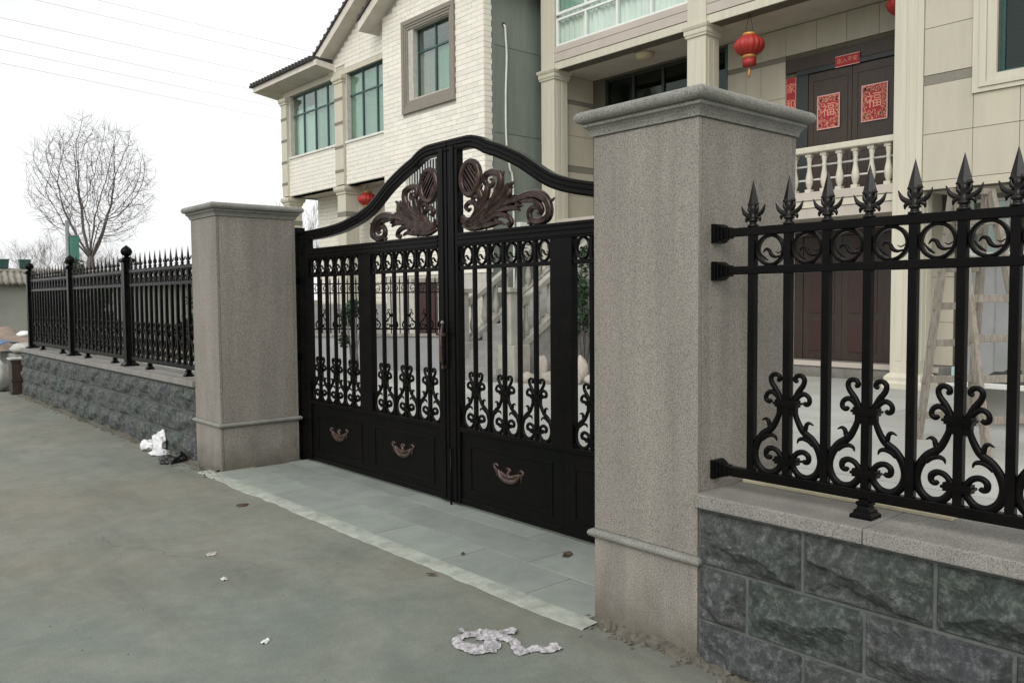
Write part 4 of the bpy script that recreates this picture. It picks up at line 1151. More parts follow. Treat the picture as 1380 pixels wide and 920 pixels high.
# outside stair up to the porch
sx0, sz0 = 10.25, .72
st = B('staircase', v, 'stair_stone', (10.12, 11.98, 0), (10.5, 13.35, .40))
B('step', st, 'stair_stone', (9.75, 11.9, 0), (10.12, 13.4, .14), .006); B('step', st, 'stair_stone', (9.93, 11.92, .14), (10.121, 13.38, .28), .006)
n = 17
for i in range(n):
    x = 10.25 + (14.3 - 10.25) * i / n; z = .40 + (3.25 - .40) * i / n
    q = MB(); q.box((x, 12.0, max(0, z - .35)), (x + .32, 13.3, z + .168)); q.build('step', M['stair_stone'], st, bevel=.005)
for yy in (11.70, 13.32):
    B('pier', st, 'stair_rail', (10.05, yy - .16, .0), (10.45, yy + .30, .72), .01)
    p = B('pier', st, 'stair_rail', (10.12, yy, .72), (10.40, yy + .26, 1.70), .01)
    B('pier_cap', st, 'stair_rail', (10.06, yy - .05, 1.70), (10.46, yy + .31, 1.79), .015)
    B('pier_inset', st, 'wall_grey', (10.112, yy + .09, .95), (10.121, yy + .17, 1.5)); B('pier_inset', st, 'wall_grey', (10.20, yy - .006, .95), (10.32, yy + .002, 1.5))
    a = Vector((10.42, yy + .13, 1.46)); e = Vector((13.0, yy + .13, 1.46 + 2.58 * .655))
    q = MB(); q.bar(a, e, .16, .10); q.build('handrail', M['stair_rail'], st, bevel=.01)
    q = MB(); q.bar(a - Vector((0, 0, .80)), e - Vector((0, 0, .80)), .18, .13); q.build('string', M['stair_rail'], st, bevel=.01)
    q = MB(); q.prism([(10.42, 0), (13.9, 0), (13.9, 2.29), (13.0, .60 + 2.58 * .655), (10.42, .60)], 1, yy + .08, yy + .18); q.build('stair_wall', M['stair_stone'], st)
    for k in range(8):
        f = (k + .6) / 8.4; pt = a.lerp(e, f)
        inst('baluster', BAL, st, (pt.x, pt.y, pt.z - .76), scale=(1, 1, 1.0))
# ceiling lamp
q = MB(); q.lathe([(.02, 6.86), (.10, 6.868), (.17, 6.89), (.20, 6.925), (.20, 6.94), (.22, 6.945), (.22, 7.004)], (14.62, 12.30, 0), 20); q.build('ceiling_lamp', M['lamp_glass'], v)

# ------------------------------------------------------------------ white-brick house on the left
h = thing('brick_house', 'white-brick house with green windows and steep gables, beyond the gate', 'house', (16, 20, 0))
AX, BX = 12.47, 12.66
AY0, AY1, BY1 = 15.30, 19.63, 26.0
gA = lambda y: 10.42 - abs(y - 17.465) * .545           # gable rake of the front bay
gB = lambda y: 11.75 - abs(y - 17.465) * .545           # larger gable behind it
holesA = [(16.62, 18.20, 6.77, 8.53), (16.75, 18.55, 3.45, 5.15), (17.25, 18.30, .4, 2.0)]
holesB = [(19.9, 21.92, 6.24, 8.22), (22.52, 25.57, 6.24, 8.20)]
w = MB(); holed(w, AX, AX + .3, AY0, AY1, 0, 8.9, holesA)
w.prism([(AY0, 8.9), (AY1, 8.9), (AY1, gA(AY1)), (17.465, gA(17.465)), (AY0, gA(AY0))], 0, AX, AX + .3)
w.build('front_wall', M['grout'], h)
w = MB(); holed(w, BX, BX + .3, AY1, BY1, 4.97, 8.55, holesB)
w.prism([(AY1, 8.551), (23.1, 8.551), (AY1, gB(AY1))], 0, BX, BX + .3)
w.build('front_wall', M['grout'], h)
w = MB(); w.box((13.62, AY1, 0), (13.9, 25.6, 4.95)); w.build('porch_wall', M['tile_white'], h)
B('porch_ceiling', h, 'soffit', (BX + .01, AY1, 4.97), (13.95, BY1 - .02, 5.1)); B('porch_floor', h, 'stair_stone', (BX - .1, AY1, 0), (13.62, 26, 1.45))
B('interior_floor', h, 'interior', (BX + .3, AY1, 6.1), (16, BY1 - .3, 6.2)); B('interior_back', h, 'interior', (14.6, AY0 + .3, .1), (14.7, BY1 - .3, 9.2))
# side wall: render panels with open joints
for (z0, z1) in ((0, 5.50), (5.512, 7.53), (7.542, 10.0)):
    B('side_wall', h, 'render_green', (12.47 + .18, AY0 - .004, z0), (19.5, AY0 + .25, z1))
B('end_wall', h, 'tile_white', (BX + .3, BY1 - .28, 4.97), (19.5, BY1 - .002, 9.3)); B('back_wall', h, 'tile_white', (19.3, AY0 + .25, 0), (19.5, BY1 - .28, 9.3)); B('end_wall', h, 'tile_white', (13.9, 25.32, 0), (19.3, 25.6, 4.969))
# facing bricks
BH, BL, J = .1245, .425, .008
cand = []
def fill(x, ylo, yhi, zlo, zhi, holes, top_fn):
    z = zlo; r = 0
    while z < zhi:
        y = ylo - (BL / 2 if r % 2 else 0)
        while y < yhi:
            segs = [(max(y, ylo), min(y + BL, yhi))]
            for H in holes:
                if H[2] < z + BH - .02 and H[3] > z + .02:
                    ns = []
                    for (a, c) in segs:
                        if H[1] <= a or H[0] >= c: ns.append((a, c))
                        else:
                            if H[0] - a > .03: ns.append((a, H[0]))
                            if c - H[1] > .03: ns.append((H[1], c))
                    segs = ns
            for (a, c) in segs:
                if c - a > .04 and (top_fn is None or min(top_fn(a), top_fn(c)) > z + BH):
                    cand.append((x, a, c, z))
            y += BL
        z += BH; r += 1
fill(AX, AY0, AY1, 2.2, 10.2, [(16.38, 18.66, 6.40, 8.80), (16.70, 18.60, 3.40, 5.2)], gA)
fill(BX, AY1 + .02, BY1 - .15, 4.985, 6.23, [(22.0, 22.52, 0, 9)], None)
fill(BX, AY1 + .02, 23.0, 8.36, 11.5, [(22.0, 22.52, 0, 8.5)], gB)
fill(13.62, AY1 + .02, 25.6, 1.5, 4.9, [(20.2, 21.5, 2.0, 4.1)], None)
cand.sort(key=lambda q_: (q_[0] ** 2 + q_[1] ** 2))
bricks_single = [q_ for q_ in cand if q_[3] > 4.6][:300]
ss = set(bricks_single)
bm0 = MB(); bm0.box((0, 0, 0), (.028, BL - J, BH - J)); BRICK = bm0.mesh('brick', M['tile_white'])
rest = MB()
for q_ in cand:
    x, a, c, z = q_
    if q_ in ss:
        if c - a > BL - .001: inst('brick', BRICK, h, (x - .02 + random.uniform(-.0015, .0015), a + J / 2, z + J / 2))
        else: B('brick', h, 'tile_white', (x - .02, a + J / 2, z + J / 2), (x + .008, c - J / 2, z + BH - J / 2))
    else:
        xx = x - .02 + random.uniform(-.0015, .0015)
        rest.box((xx, a + J / 2, z + J / 2), (xx + .028, c - J / 2, z + BH - J / 2))
# brick returns on the corner
z = 2.2; r = 0
while z < 9.1:
    L_ = .22 if r % 2 else .2
    rest.box((AX - .018, AY0 - .022, z + J / 2), (AX + L_, AY0 + .0, z + BH - J / 2)); z += BH; r += 1
tag(rest.build('facing_bricks', M['tile_white'], h), kind='stuff')
# front-bay window with heavy grey surround
q = MB()
for (d0, d1, xo) in ((0, .11, -.07), (.11, .17, -.05), (.17, .235, -.03)):
    o = (16.38 + d0, 18.66 - d0, 6.42 + d0 * 1.3, 8.79 - d0); i_ = (16.38 + d1, 18.66 - d1, 6.42 + d1 * 1.3, 8.79 - d1)
    q.box((AX + xo, o[0], o[2]), (AX, o[1], i_[2])); q.box((AX + xo, o[0], i_[3]), (AX, o[1], o[3])); q.box((AX + xo, o[0], i_[2]), (AX, i_[0], i_[3])); q.box((AX + xo, i_[1], i_[2]), (AX, o[1], i_[3]))
tag(q.build('window_surround', M['frame_grey'], h), kind='stuff')
window(h, AX + .14, 16.60, 18.22, 6.75, 8.55, 2, (7.95,), 'frame_green', 'glass_green', .06, .05)
curtain(h, AX + .235, 17.42, 18.2, 6.8, 7.95, 'curtain_pink', .2, .02); curtain(h, AX + .24, 16.62, 17.40, 6.8, 7.98, 'curtain_green', .2, .02)
# strip windows of the recessed part
window(h, BX + .10, 19.66, 21.98, 6.24, 8.20, 3, (7.56,), 'frame_green', 'glass_green', .06, .045)
window(h, BX + .10, 22.52, 25.62, 6.24, 8.18, 4, (7.56,), 'frame_green', 'glass_green', .06, .045)
curtain(h, BX + .21, 19.68, 21.95, 6.25, 8.18, 'curtain_green', .25, .025); curtain(h, BX + .21, 22.54, 24.1, 6.25, 8.16, 'curtain_green', .25, .025); curtain(h, BX + .21, 24.15, 25.55, 6.25, 7.75, 'curtain', .25, .025)
B('sill', h, 'white_paint', (BX - .06, 19.66, 6.17), (BX + .1, 21.99, 6.235), .005); B('sill', h, 'white_paint', (BX - .06, 22.53, 6.17), (BX + .1, 25.66, 6.235), .005)
# pilasters, capitals and porch columns
for (ya, yb) in ((22.02, 22.5), (25.68, 26.06)):
    p = B('pilaster', h, 'column', (BX - .10, ya, 4.99), (BX + .05, yb, 8.16), .006)
    for z in (5.35, 6.05, 6.75, 7.45): B('band', p, 'band', (BX - .108, ya - .006, z), (BX - .099, yb + .006, z + .09))
    q = MB(); q.rectstack(BX - .10, ya, BX + .05, yb, [(0, 7.95), (.03, 7.97), (.03, 8.02), (.06, 8.05), (.07, 8.09), (.07, 8.16), (.0, 8.17)]); q.build('capital', M['column'], p)
    c = B('porch_column', h, 'column', (BX - .05, ya, 0), (BX + .40, yb, 4.96), .006)
    q = MB(); q.rectstack(BX - .05, ya, BX + .40, yb, [(0, 4.70), (.03, 4.72), (.03, 4.77), (.07, 4.81), (.09, 4.86), (.09, 4.94), (.0, 4.968)]); q.build('capital', M['column'], c)
    B('band', c, 'band', (BX - .056, ya - .006, 4.05), (BX + .40, yb + .006, 4.2))
B('fascia_beam', h, 'column', (BX - .03, AY1 + .1, 8.20), (BX - .002, BY1, 8.35), .005)
# eaves and gable roofs
def rake(y_foot, y_top, fn, x0, x1, ov):
    """white raking eave with dark tiles on top"""
    P = [(y_foot, fn(y_foot)), (y_top, fn(y_top))]
    q = MB(); q.prism([(P[0][0], P[0][1] - .10), (P[1][0], P[1][1] - .10), (P[1][0], P[1][1] + .16), (P[0][0], P[0][1] + .16)], 0, x0 - ov, x1)
    r = q.build('eave', M['soffit_white'], h)
    q = MB(); q.prism([(P[0][0], P[0][1] + .165), (P[1][0], P[1][1] + .165), (P[1][0], P[1][1] + .23), (P[0][0], P[0][1] + .23)], 0, x0 - ov - .05, x1)
    n = int(abs(y_foot - y_top) / .22)
    for i in range(n):
        y = y_foot + (y_top - y_foot) * (i + .5) / n
        q.bar((x0 - ov - .06, y, fn(y) + .215), (x0 - ov + .5, y, fn(y) + .215), .09, .09)
    tag(q.build('roof_tiles', M['roof'], h), kind='stuff')
rake(20.15, 17.465, gA, AX, AX + .9, .45); rake(14.95, 17.466, gA, AX, 19.6, .45)
rake(23.15, 17.465, gB, BX, 19.6, .42); rake(14.8, 17.464, gB, BX + .45, 19.6, .0)
w = MB(); w.prism([(AY1 - .01, 8.9), (AY0 + .26, 8.9), (AY0 + .26, gA(AY0 + .26)), (17.465, gA(17.465)), (AY1 - .01, gA(AY1 - .01))], 0, AX + .3, AX + .4); w.build('gable_back', M['grout'], h)
# level eave over the strip window on the left
q = MB(); q.prism([(BX - .62, 8.50), (BX + .3, 8.36), (BX + .3, 8.56), (BX - .62, 8.66)], 1, 22.6, 27.0); q.build('eave', M['soffit_white'], h)
q = MB(); q.prism([(BX - .70, 8.668), (BX + .3, 8.668), (18, 10.6), (18, 10.75), (BX + .3, 8.86), (BX - .70, 8.74)], 1, 22.75, 27.15)
for i in range(20):
    y = 22.85 + i * .215; q.bar((BX - .74, y, 8.735), (BX + .3, y, 8.85), .09, .08)
tag(q.build('roof_tiles', M['roof'], h), kind='stuff')
# barred ground-floor windows and door
for (y0, y1, z0, z1, x, m_) in ((16.75, 18.55, 3.45, 5.15, AX + .05, 'frame_white'), (20.25, 21.45, 2.05, 4.05, 13.55, 'frame_black')):
    window(h, x + .1, y0, y1, z0, z1, 2, (), 'frame_grey', 'glass_dark', .05, .05)
    q = B('window_grille', h, m_, (x - .03, y0, z0 - .02), (x - .004, y1, z0 + .01)); B('grille_bar', q, m_, (x - .03, y0, z1 - .03), (x - .004, y1, z1)); B('grille_bar', q, m_, (x - .029, y0, z0 + (z1 - z0) * .6), (x - .005, y1, z0 + (z1 - z0) * .6 + .025))
    n = 15 if y0 < 20 else 10
    for i in range(n + 1):
        B('grille_bar', q, m_, (x - .028, y0 + (y1 - y0 - .02) * i / n, z0 + .011), (x - .006, y0 + (y1 - y0 - .02) * i / n + .02, z1 - .031))
B('door', h, 'door_red', (AX + .08, 17.25, .4), (AX + .14, 18.3, 2.0), .004); B('door_head', h, 'frame_grey', (AX - .02, 17.15, 2.0), (AX + .0, 18.4, 2.12))
# pipe down the side wall
q = MB(); q.tube(spline([(13.06, AY0 + .02, 8.03), (13.075, AY0 - .05, 8.0), (13.10, AY0 - .045, 7.75), (13.13, AY0 - .04, 7.3), (13.09, AY0 - .04, 6.4), (13.10, AY0 - .04, 5.3), (13.2, AY0 - .04, 4.7), (13.3, AY0 - .04, 4.2), (13.31, AY0 - .04, 1.2)], 4), .026, 8); q.build('drain_pipe', M['pipe'], h)
q = MB(); q.lathe([(.001, 0), (.05, 0), (.05, .02), (.001, .02)], (0, 0, 0), 10); q.xf(Matrix.Translation((13.06, AY0 - .006, 8.05)) @ Matrix.Rotation(R(90), 4, 'X')); q.build('pipe_hole', M['interior'], h)
# slotted white vent on the side wall
vt = B('vent', h, 'white_paint', (13.40, AY0 - .16, 2.55), (13.80, AY0 - .004, 3.42), .02)
for i in range(9):
    for xx in (13.44, 13.61): B('slot', vt, 'interior', (xx, AY0 - .164, 2.62 + i * .083), (xx + .14, AY0 - .158, 2.655 + i * .083))
# ------------------------------------------------------------------ inside the yard
# grey retaining wall with its own small iron fence
P0, P1 = Vector((7.3, 19.0, 0)), Vector((10.95, 14.38, 0))
dv = (P1 - P0).normalized(); ang = math.atan2(dv.y, dv.x); LW = (P1 - P0).length
rw = thing('yard_wall', 'grey rendered wall inside the yard, seen through the left gate leaf', 'wall', P0)
rw.rotation_euler = (0, 0, 0)
mt = Matrix.Translation(P0) @ Matrix.Rotation(ang, 4, 'Z')
def wl_box(name, m, a, b_, parent, bev=0.0):
    q = MB(); q.box(a, b_); q.xf(mt); return q.build(name, M[m], parent, bevel=bev)
wl_box('wall_body', 'wall_grey', (0, -.10, -.02), (LW, .10, .78), rw)
for i in range(5): wl_box('coping_slab', 'coping_old', (LW / 5 * i + .003, -.14, .78), (LW / 5 * (i + 1) - .003, .14, .835), rw, .006)
yf = thing('yard_fence', 'slender black iron fence standing on the grey yard wall', 'fence', P0 + dv * LW / 2 + Vector((0, 0, .835)))
for z in (0.92, 1.72, 1.92): wl_box('rail', 'iron', (0.02, -.015, z), (LW - .02, .015, z + .03), yf)
q = MB(); q.box((-.010, -.010, 0), (.010, .010, 1.12)); q.add([(-.016, -.016, 1.12), (.016, -.016, 1.12), (.016, .016, 1.12), (-.016, .016, 1.12), (0, 0, 1.28)], [(0, 1, 4), (1, 2, 4), (2, 3, 4), (3, 0, 4), (3, 2, 1, 0)])
YP = q.mesh('picket', M['iron'])
YR_ = ring_mesh(0, .055, .075); YS = scroll_mesh(0)
for i in range(29):
    x = .12 + (LW - .24) * i / 28
    inst('picket', YP, yf, mt @ Vector((x, 0, .84)), ang)
    if i < 28: inst('ring', YR_, yf, mt @ Vector((x + (LW - .24) / 56, 0, 1.835)), ang - math.pi / 2)
    if i % 2: inst('scroll', YS, yf, mt @ Vector((x, 0, .95)), ang - math.pi / 2)
# boulders against the stair
BOULD = []
for k in range(4):
    bm = bmesh.new(); bmesh.ops.create_icosphere(bm, subdivisions=3, radius=1)
    for v_ in bm.verts:
        n_ = noise.fractal(v_.co * 1.1 + Vector((k * 9, 0, 0)), 1, 2, 4)
        v_.co = v_.co * (1 + .28 * n_)
    me = bpy.data.meshes.new('boulder'); bm.to_mesh(me); bm.free(); me.materials.append(M['rock_pale'])
    for p in me.polygons: p.use_smooth = True
    BOULD.append(me)
spots = [(10.22, 11.35, .21, .17, 'low'), (10.40, 10.98, .22, .19, 'low'), (10.62, 10.62, .23, .18, 'low'), (10.86, 10.25, .24, .18, 'low'), (11.10, 9.86, .22, .2, 'low'), (11.4, 9.5, .25, .2, 'low'),
         (10.62, 11.38, .16, .40, 'tall'), (10.78, 11.06, .15, .36, 'tall'), (10.96, 10.72, .17, .40, 'tall'), (11.16, 10.36, .17, .38, 'tall'), (11.62, 10.32, .24, .55, 'tall')]
words = ['at the foot of the stair pier', 'second from the pier', 'third from the pier', 'fourth from the pier', 'fifth from the pier', 'nearest the camera by the shrub']
li = 0; ti = 0
for k, (x, y, r, hgt, kind) in enumerate(spots):
    o = inst('boulder', BOULD[k % 4], None, (x, y, .03 + hgt * .5), k * 1.3, (r * .8, r * .76, hgt * .72))
    if kind == 'low': tag(o, 'squat pale boulder, front row, ' + words[li], 'rock', 'boulders edging the bed by the stair'); li += 1
    else: tag(o, 'tall upright boulder in the back row, ' + words[ti], 'rock', 'boulders edging the bed by the stair'); ti += 1

def leafcloud(center, rad, n, size, seed, shape=1.0):
    rn = random.Random(seed); q = MB()
    clumps = []
    for i in range(max(8, n // 160)):
        while True:
            p = Vector((rn.uniform(-1, 1), rn.uniform(-1, 1), rn.uniform(-1, 1)))
            if p.length < 1: break
        clumps.append((p, rn.uniform(.18, .40)))
    for i in range(n):
        c, cr_ = clumps[rn.randrange(len(clumps))]
        d = Vector((rn.gauss(0, 1), rn.gauss(0, 1), rn.gauss(0, 1))).normalized() * cr_ * rn.random() ** .4
        p = c + d
        p = Vector((p.x * rad[0], p.y * rad[1], p.z * rad[2])) + Vector(center)
        a = Vector((rn.gauss(0, 1), rn.gauss(0, 1), rn.gauss(0, .7))).normalized(); b_ = a.orthogonal().normalized(); b_.rotate(Matrix.Rotation(rn.uniform(0, 6), 3, a))
        s = size * rn.uniform(.6, 1.3)
        q.add([p - a * s, p + b_ * s * .42, p + a * s, p - b_ * s * .42], [(0, 1, 2, 3)])
    return q
def shrub(x, y, zc, rad, n, size, seed, label, m='leaf', z0=0.0, stems=5):
    t = thing('shrub', label, 'shrub', (x, y, z0))
    f = leafcloud((x, y, zc), rad, n, size, seed).build('foliage', M[m], t, fixn=False)
    q = MB(); rn = random.Random(seed)
    for i in range(stems):
        e = (x + rn.uniform(-.6, .6) * rad[0], y + rn.uniform(-.6, .6) * rad[1], zc + rn.uniform(0, .6) * rad[2])
        q.tube([(x + rn.uniform(-.06, .06), y + rn.uniform(-.06, .06), z0 - .02), ((x + e[0]) / 2 + rn.uniform(-.05, .05), (y + e[1]) / 2, (z0 + e[2]) / 2), e], [.03, .02, .006], 5)
    tag(q.build('stem', M['bark'], t), kind='stuff')
    return t
shrub(11.62, 11.22, 1.45, (.42, .36, 1.0), 2600, .055, 3, 'tall dark evergreen shrub behind the boulders by the stair', 'leaf_dark', 0.02)
shrub(8.95, 15.35, 1.05, (.34, .34, .6), 1100, .07, 5, 'dark bushy plant in front of the yard fence', 'leaf_dark', 0.02)
shrub(5.0, 20.6, 1.55, (.85, .9, 1.05), 4200, .075, 9, 'green bush rising above the fence at the far left', 'leaf', -0.03)
shrub(4.0, 17.3, .95, (.55, 1.0, 1.0), 3600, .07, 11, 'low dark bush right behind the far bay of the left fence', 'leaf_dark', -0.03)
shrub(8.6, 21.4, 1.0, (1.2, .8, 1.0), 3000, .08, 12, 'dark shrub between the yard wall and the white-brick house', 'leaf_dark', -0.03)

# stepladder
lt = thing('stepladder', 'old wooden stepladder standing open behind the right fence', 'ladder', (9.15, 3.3, 0.035))
s_ = Vector((.545, .838, 0)); w_ = Vector((.838, -.545, 0)); c0 = Vector((8.92, 3.46, .035)) + w_ * .30
apex = c0 + Vector((.05, .06, 2.62)) + s_ * .1
for sd in (1, -1):
    for wd in (-1, 1):
        foot = c0 + s_ * (.535 * sd) + w_ * (.30 * wd); tp = apex + s_ * (.035 * sd) + w_ * (.19 * wd)
        q = MB(); q.bar(foot, tp, .085, .05, (w_.x, w_.y, 0)); q.build('side_rail', M['wood_old'], lt, bevel=.006)
    for k in range(6):
        f = .10 + .15 * k + (.03 if sd < 0 else 0)
        a = (c0 + s_ * (.535 * sd) - w_ * .30).lerp(apex + s_ * (.035 * sd) - w_ * .19, f); e = (c0 + s_ * (.535 * sd) + w_ * .30).lerp(apex + s_ * (.035 * sd) + w_ * .19, f)
        q = MB(); q.bar(a - w_ * .04, e + w_ * .04, .03, .075); q.build('rung', M['wood_old'], lt, bevel=.005)
q = MB(); q.bar(apex - w_ * .25, apex + w_ * .25, .05, .06); q.build('hinge_bar', M['wood_old'], lt, bevel=.006)
# bench with a black cover and a small box
bt = thing('work_table', 'low pale table behind the stepladder with a black cover on it', 'table', (10.9, 3.3, .035))
B('table_top', bt, 'white_paint', (10.5, 2.2, .50), (11.3, 4.15, .56), .008)
for yy in (2.3, 3.95): B('end_panel', bt, 'wall_grey', (10.58, yy, .035), (11.22, yy + .06, .50), .005)
B('back_panel', bt, 'white_paint', (11.16, 2.37, .06), (11.2, 3.94, .50))
q = MB(); vs = []; fs = []; nx, ny = 10, 26
for j in range(ny + 1):
    for i in range(nx + 1):
        u, w = i / nx, j / ny
        e = min(1, 6 * min(u, 1 - u)) * min(1, 8 * min(w, 1 - w))
        vs.append((10.56 + .66 * u, 2.3 + 1.55 * w, .562 + e * (.12 + .10 * noise.noise((u * 3, w * 5, 0)) + .03 * noise.noise((u * 9, w * 15, 2)))))
for j in range(ny):
    for i in range(nx): fs.append((j * (nx + 1) + i, j * (nx + 1) + i + 1, (j + 1) * (nx + 1) + i + 1, (j + 1) * (nx + 1) + i))
q.add(vs, fs, True); tag(q.build('folded_cover', M['cover']), 'black folded cover lying on the low pale table', 'cover')
o = B('box', None, 'carton', (10.54, 3.98, .561), (10.66, 4.10, .73), .004); tag(o, 'small cyan box on the left end of the low pale table', 'box')
for (a, e, f) in ((.0, .03, .71), (.06, .09, .66)):
    B('print_line', o, 'post_grey', (10.537, 4.0 + a, f - .06), (10.5405, 4.0 + e + .03, f - .045))
o = B('plank', None, 'board', (3.30, 1.27, .7425), (3.385, 2.19, .757), .002); tag(o, 'pale yellow plank lying on the granite coping behind the right fence', 'plank')

# ------------------------------------------------------------------ lanterns
def lantern(x, y, ztop, zbody, r, hgt, label):
    t = thing('lantern', label, 'lantern', (x, y, zbody), 'red paper lanterns')
    q = MB(); prof = [(r * .46, 0)] + [(r * (.46 + .54 * math.sin(math.pi * k / 10) ** .8), hgt * k / 10) for k in range(1, 10)] + [(r * .46, hgt)]
    q.lathe(prof, (x, y, zbody), 96, True, 0, 16, .035); q.build('body', M['lantern'], t)
    q = MB(); q.lathe([(r * .47, zbody + hgt - .01), (r * .47, zbody + hgt + .045), (r * .36, zbody + hgt + .05), (r * .1, zbody + hgt + .055)], (x, y, 0), 20); q.build('collar', M['lantern_gold'], t)
    q = MB(); q.lathe([(r * .1, zbody - .06), (r * .47, zbody - .055), (r * .47, zbody + .01)], (x, y, 0), 20); q.build('collar', M['lantern_gold'], t)
    q = MB(); q.lathe([(r * .42, zbody - .20), (r * .44, zbody - .06), (r * .3, zbody - .055)], (x, y, 0), 24, True, 0, 12, .06); q.build('fringe', M['lantern'], t)
    q = MB(); q.lathe([(.012, zbody - .42), (.03, zbody - .36), (.02, zbody - .24), (.012, zbody - .21)], (x, y, 0), 8); q.build('tassel', M['lantern_gold'], t)
    for dy in (-.09, .09):
        q = MB(); q.tube([(x, y + dy, zbody + hgt + .05), (x, y + dy * .15, ztop)], .006, 5); q.build('cord', M['frame_black'], t)
    return t
lantern(14.2, 9.33, 7.0, 6.22, .285, .37, 'red ribbed lantern with gold trim under the balcony beam by the middle column')
lantern(14.75, 6.62, 7.0, 6.42, .285, .37, 'red lantern half hidden behind the tall right-hand column')
lantern(13.1, 21.6, 4.96, 4.36, .28, .36, 'red lantern under the brick house porch, beyond the gate arch')

# ------------------------------------------------------------------ litter on the street
def crumple(pts, w, h, seed, m, nu=24, nv=7, zb=0.004):
    """crumpled strip of cloth or plastic along a 2-D path"""
    P = spline([(p[0], p[1], 0) for p in pts], max(3, nu // len(pts)))
    vs, fs = [], []
    n = len(P)
    ws = lerp_list(w, n)
    for i, p in enumerate(P):
        t = (P[min(i + 1, n - 1)] - P[max(i - 1, 0)]).normalized(); s = Vector((-t.y, t.x, 0))
        for j in range(nv + 1):
            u = j / nv * 2 - 1
            q_ = p + s * (u * ws[i])
            k = Vector((q_.x * 26, q_.y * 26, seed))
            z = zb + h * (max(0, (1 - u * u)) * (.42 + .8 * noise.noise(k)) + .55 * abs(noise.noise(k * 1.25)) + .16 * noise.noise(k * 2.6))
            q_ = q_ + s * (ws[i] * (.55 * noise.noise(k * .9 + Vector((5, 0, 0))) + .22 * noise.noise(k * 2.2))) + t * (.012 * noise.noise(k * 1.9))
            vs.append((q_.x, q_.y, max(.002, z)))
    for i in range(n - 1):
        for j in range(nv):
            a = i * (nv + 1) + j
            fs.append((a, a + 1, a + nv + 2, a + nv + 1))
    return vs, fs
q = MB()
for k, (pts, w, h) in enumerate((([(2.434, 3.007), (2.36, 3.075), (2.30, 3.06), (2.285, 2.985), (2.305, 2.915), (2.35, 2.89), (2.40, 2.935), (2.43, 2.99)], [.010, .016, .024, .034, .042, .042, .034, .02], .05),
                                 ([(2.37, 3.13), (2.41, 3.08), (2.45, 3.05), (2.485, 2.985), (2.54, 2.985), (2.562, 2.938)], [.006, .014, .03, .03, .02, .022], .045),
                                 ([(2.40, 3.04), (2.44, 3.0), (2.482, 2.95), (2.484, 2.888), (2.455, 2.813), (2.437, 2.762), (2.49, 2.748), (2.556, 2.695), (2.605, 2.704)], [.04, .045, .03, .026, .026, .024, .02, .024, .03], .045))):
    vs, fs = crumple(pts, [x_ * 1.15 for x_ in w], h * .5, k * 3.1 + 1, None, 80, 12); q.add(vs, fs, False)
tag(q.build('rag', M['rag']), 'crumpled dirty white rag lying on the street before the near pillar', 'rag')
def bag(c, r, seed, m, name, label, cat, lobes):
    q = MB()
    for (off, rr) in lobes:
        bm = bmesh.new(); bmesh.ops.create_icosphere(bm, subdivisions=4, radius=1)
        for v_ in bm.verts:
            k = v_.co * 1.6 + Vector((seed + off[0] * 9, off[1] * 7, 0))
            d = 1 + .34 * noise.noise(k) - .30 * abs(noise.noise(k * 2.1)) - .16 * abs(noise.noise(k * 4.7)) + .05 * noise.noise(k * 9)
            v_.co = Vector((v_.co.x * rr[0], v_.co.y * rr[1], v_.co.z * rr[2])) * d + Vector(off)
            v_.co.z = max(v_.co.z, .002)
        q.add([Vector(c) + v_.co for v_ in bm.verts], [tuple(x.index for x in f.verts) for f in bm.faces], True)
        bm.free()
    return tag(q.build(name, M[m]), label, cat)
bag((2.86, 9.05, 0), 1, 2.0, 'plastic_white', 'plastic_bag', 'crumpled white plastic bag lying against the foot of the left wall', 'bag', [((.05, .04, .09), (.06, .11, .13)), ((.0, .22, .055), (.08, .11, .07)), ((.01, -.12, .022), (.10, .18, .03)), ((.07, -.03, .18), (.04, .08, .07))])
bag((2.79, 8.40, 0), 1, 6.0, 'plastic_black', 'plastic_bag', 'small black plastic bag in front of the white bag', 'bag', [((0, 0, .03), (.11, .11, .045)), ((.09, -.03, .045), (.07, .06, .06))])
for (x, y, s, m_, a, lab, nm, cat) in ((1.95, 5.16, .04, 'litter', .4, 'pale paper scrap on the street, farther of two in its middle', 'paper_scrap', 'litter'), (1.83, 4.65, .035, 'litter', 1.2, 'tiny pale paper scrap on the street, nearer of two in its middle', 'paper_scrap', 'litter'),
                                       (1.627, 3.655, .03, 'plastic_white', .7, 'small white stub lying alone on the near part of the street', 'stub', 'litter'), (2.616, 6.24, .05, 'leaf_dead', .1, 'brown dead leaf on the street near the far pillar', 'dead_leaf', 'leaf'),
                                       (3.56, 3.61, .05, 'leaf_dead', .5, 'brown dead leaf on the paved apron by the near pillar', 'dead_leaf', 'leaf'), (3.10, 4.06, .02, 'leaf_dead', .9, 'crumb of dead leaf on the paved apron', 'dead_leaf', 'leaf'), (2.75, 3.9, .03, 'leaf_dead', 2.2, 'curled dead leaf on the mortar edge of the apron', 'dead_leaf', 'leaf')):
    zz = .018 if x > 2.93 else (.009 if x > 2.7 else .0)
    pts = [(x + s * k * math.cos(a), y + s * k * math.sin(a)) for k in (-1, -.3, .4, 1)]
    vs, fs = crumple(pts, [s * .25, s * .6, s * .55, s * .15], s * .35, x * 7, None, 8, 4, .003)
    q = MB(); q.add([(p[0], p[1], p[2] + zz) for p in vs], fs, False); tag(q.build(nm, M[m_]), lab, cat)
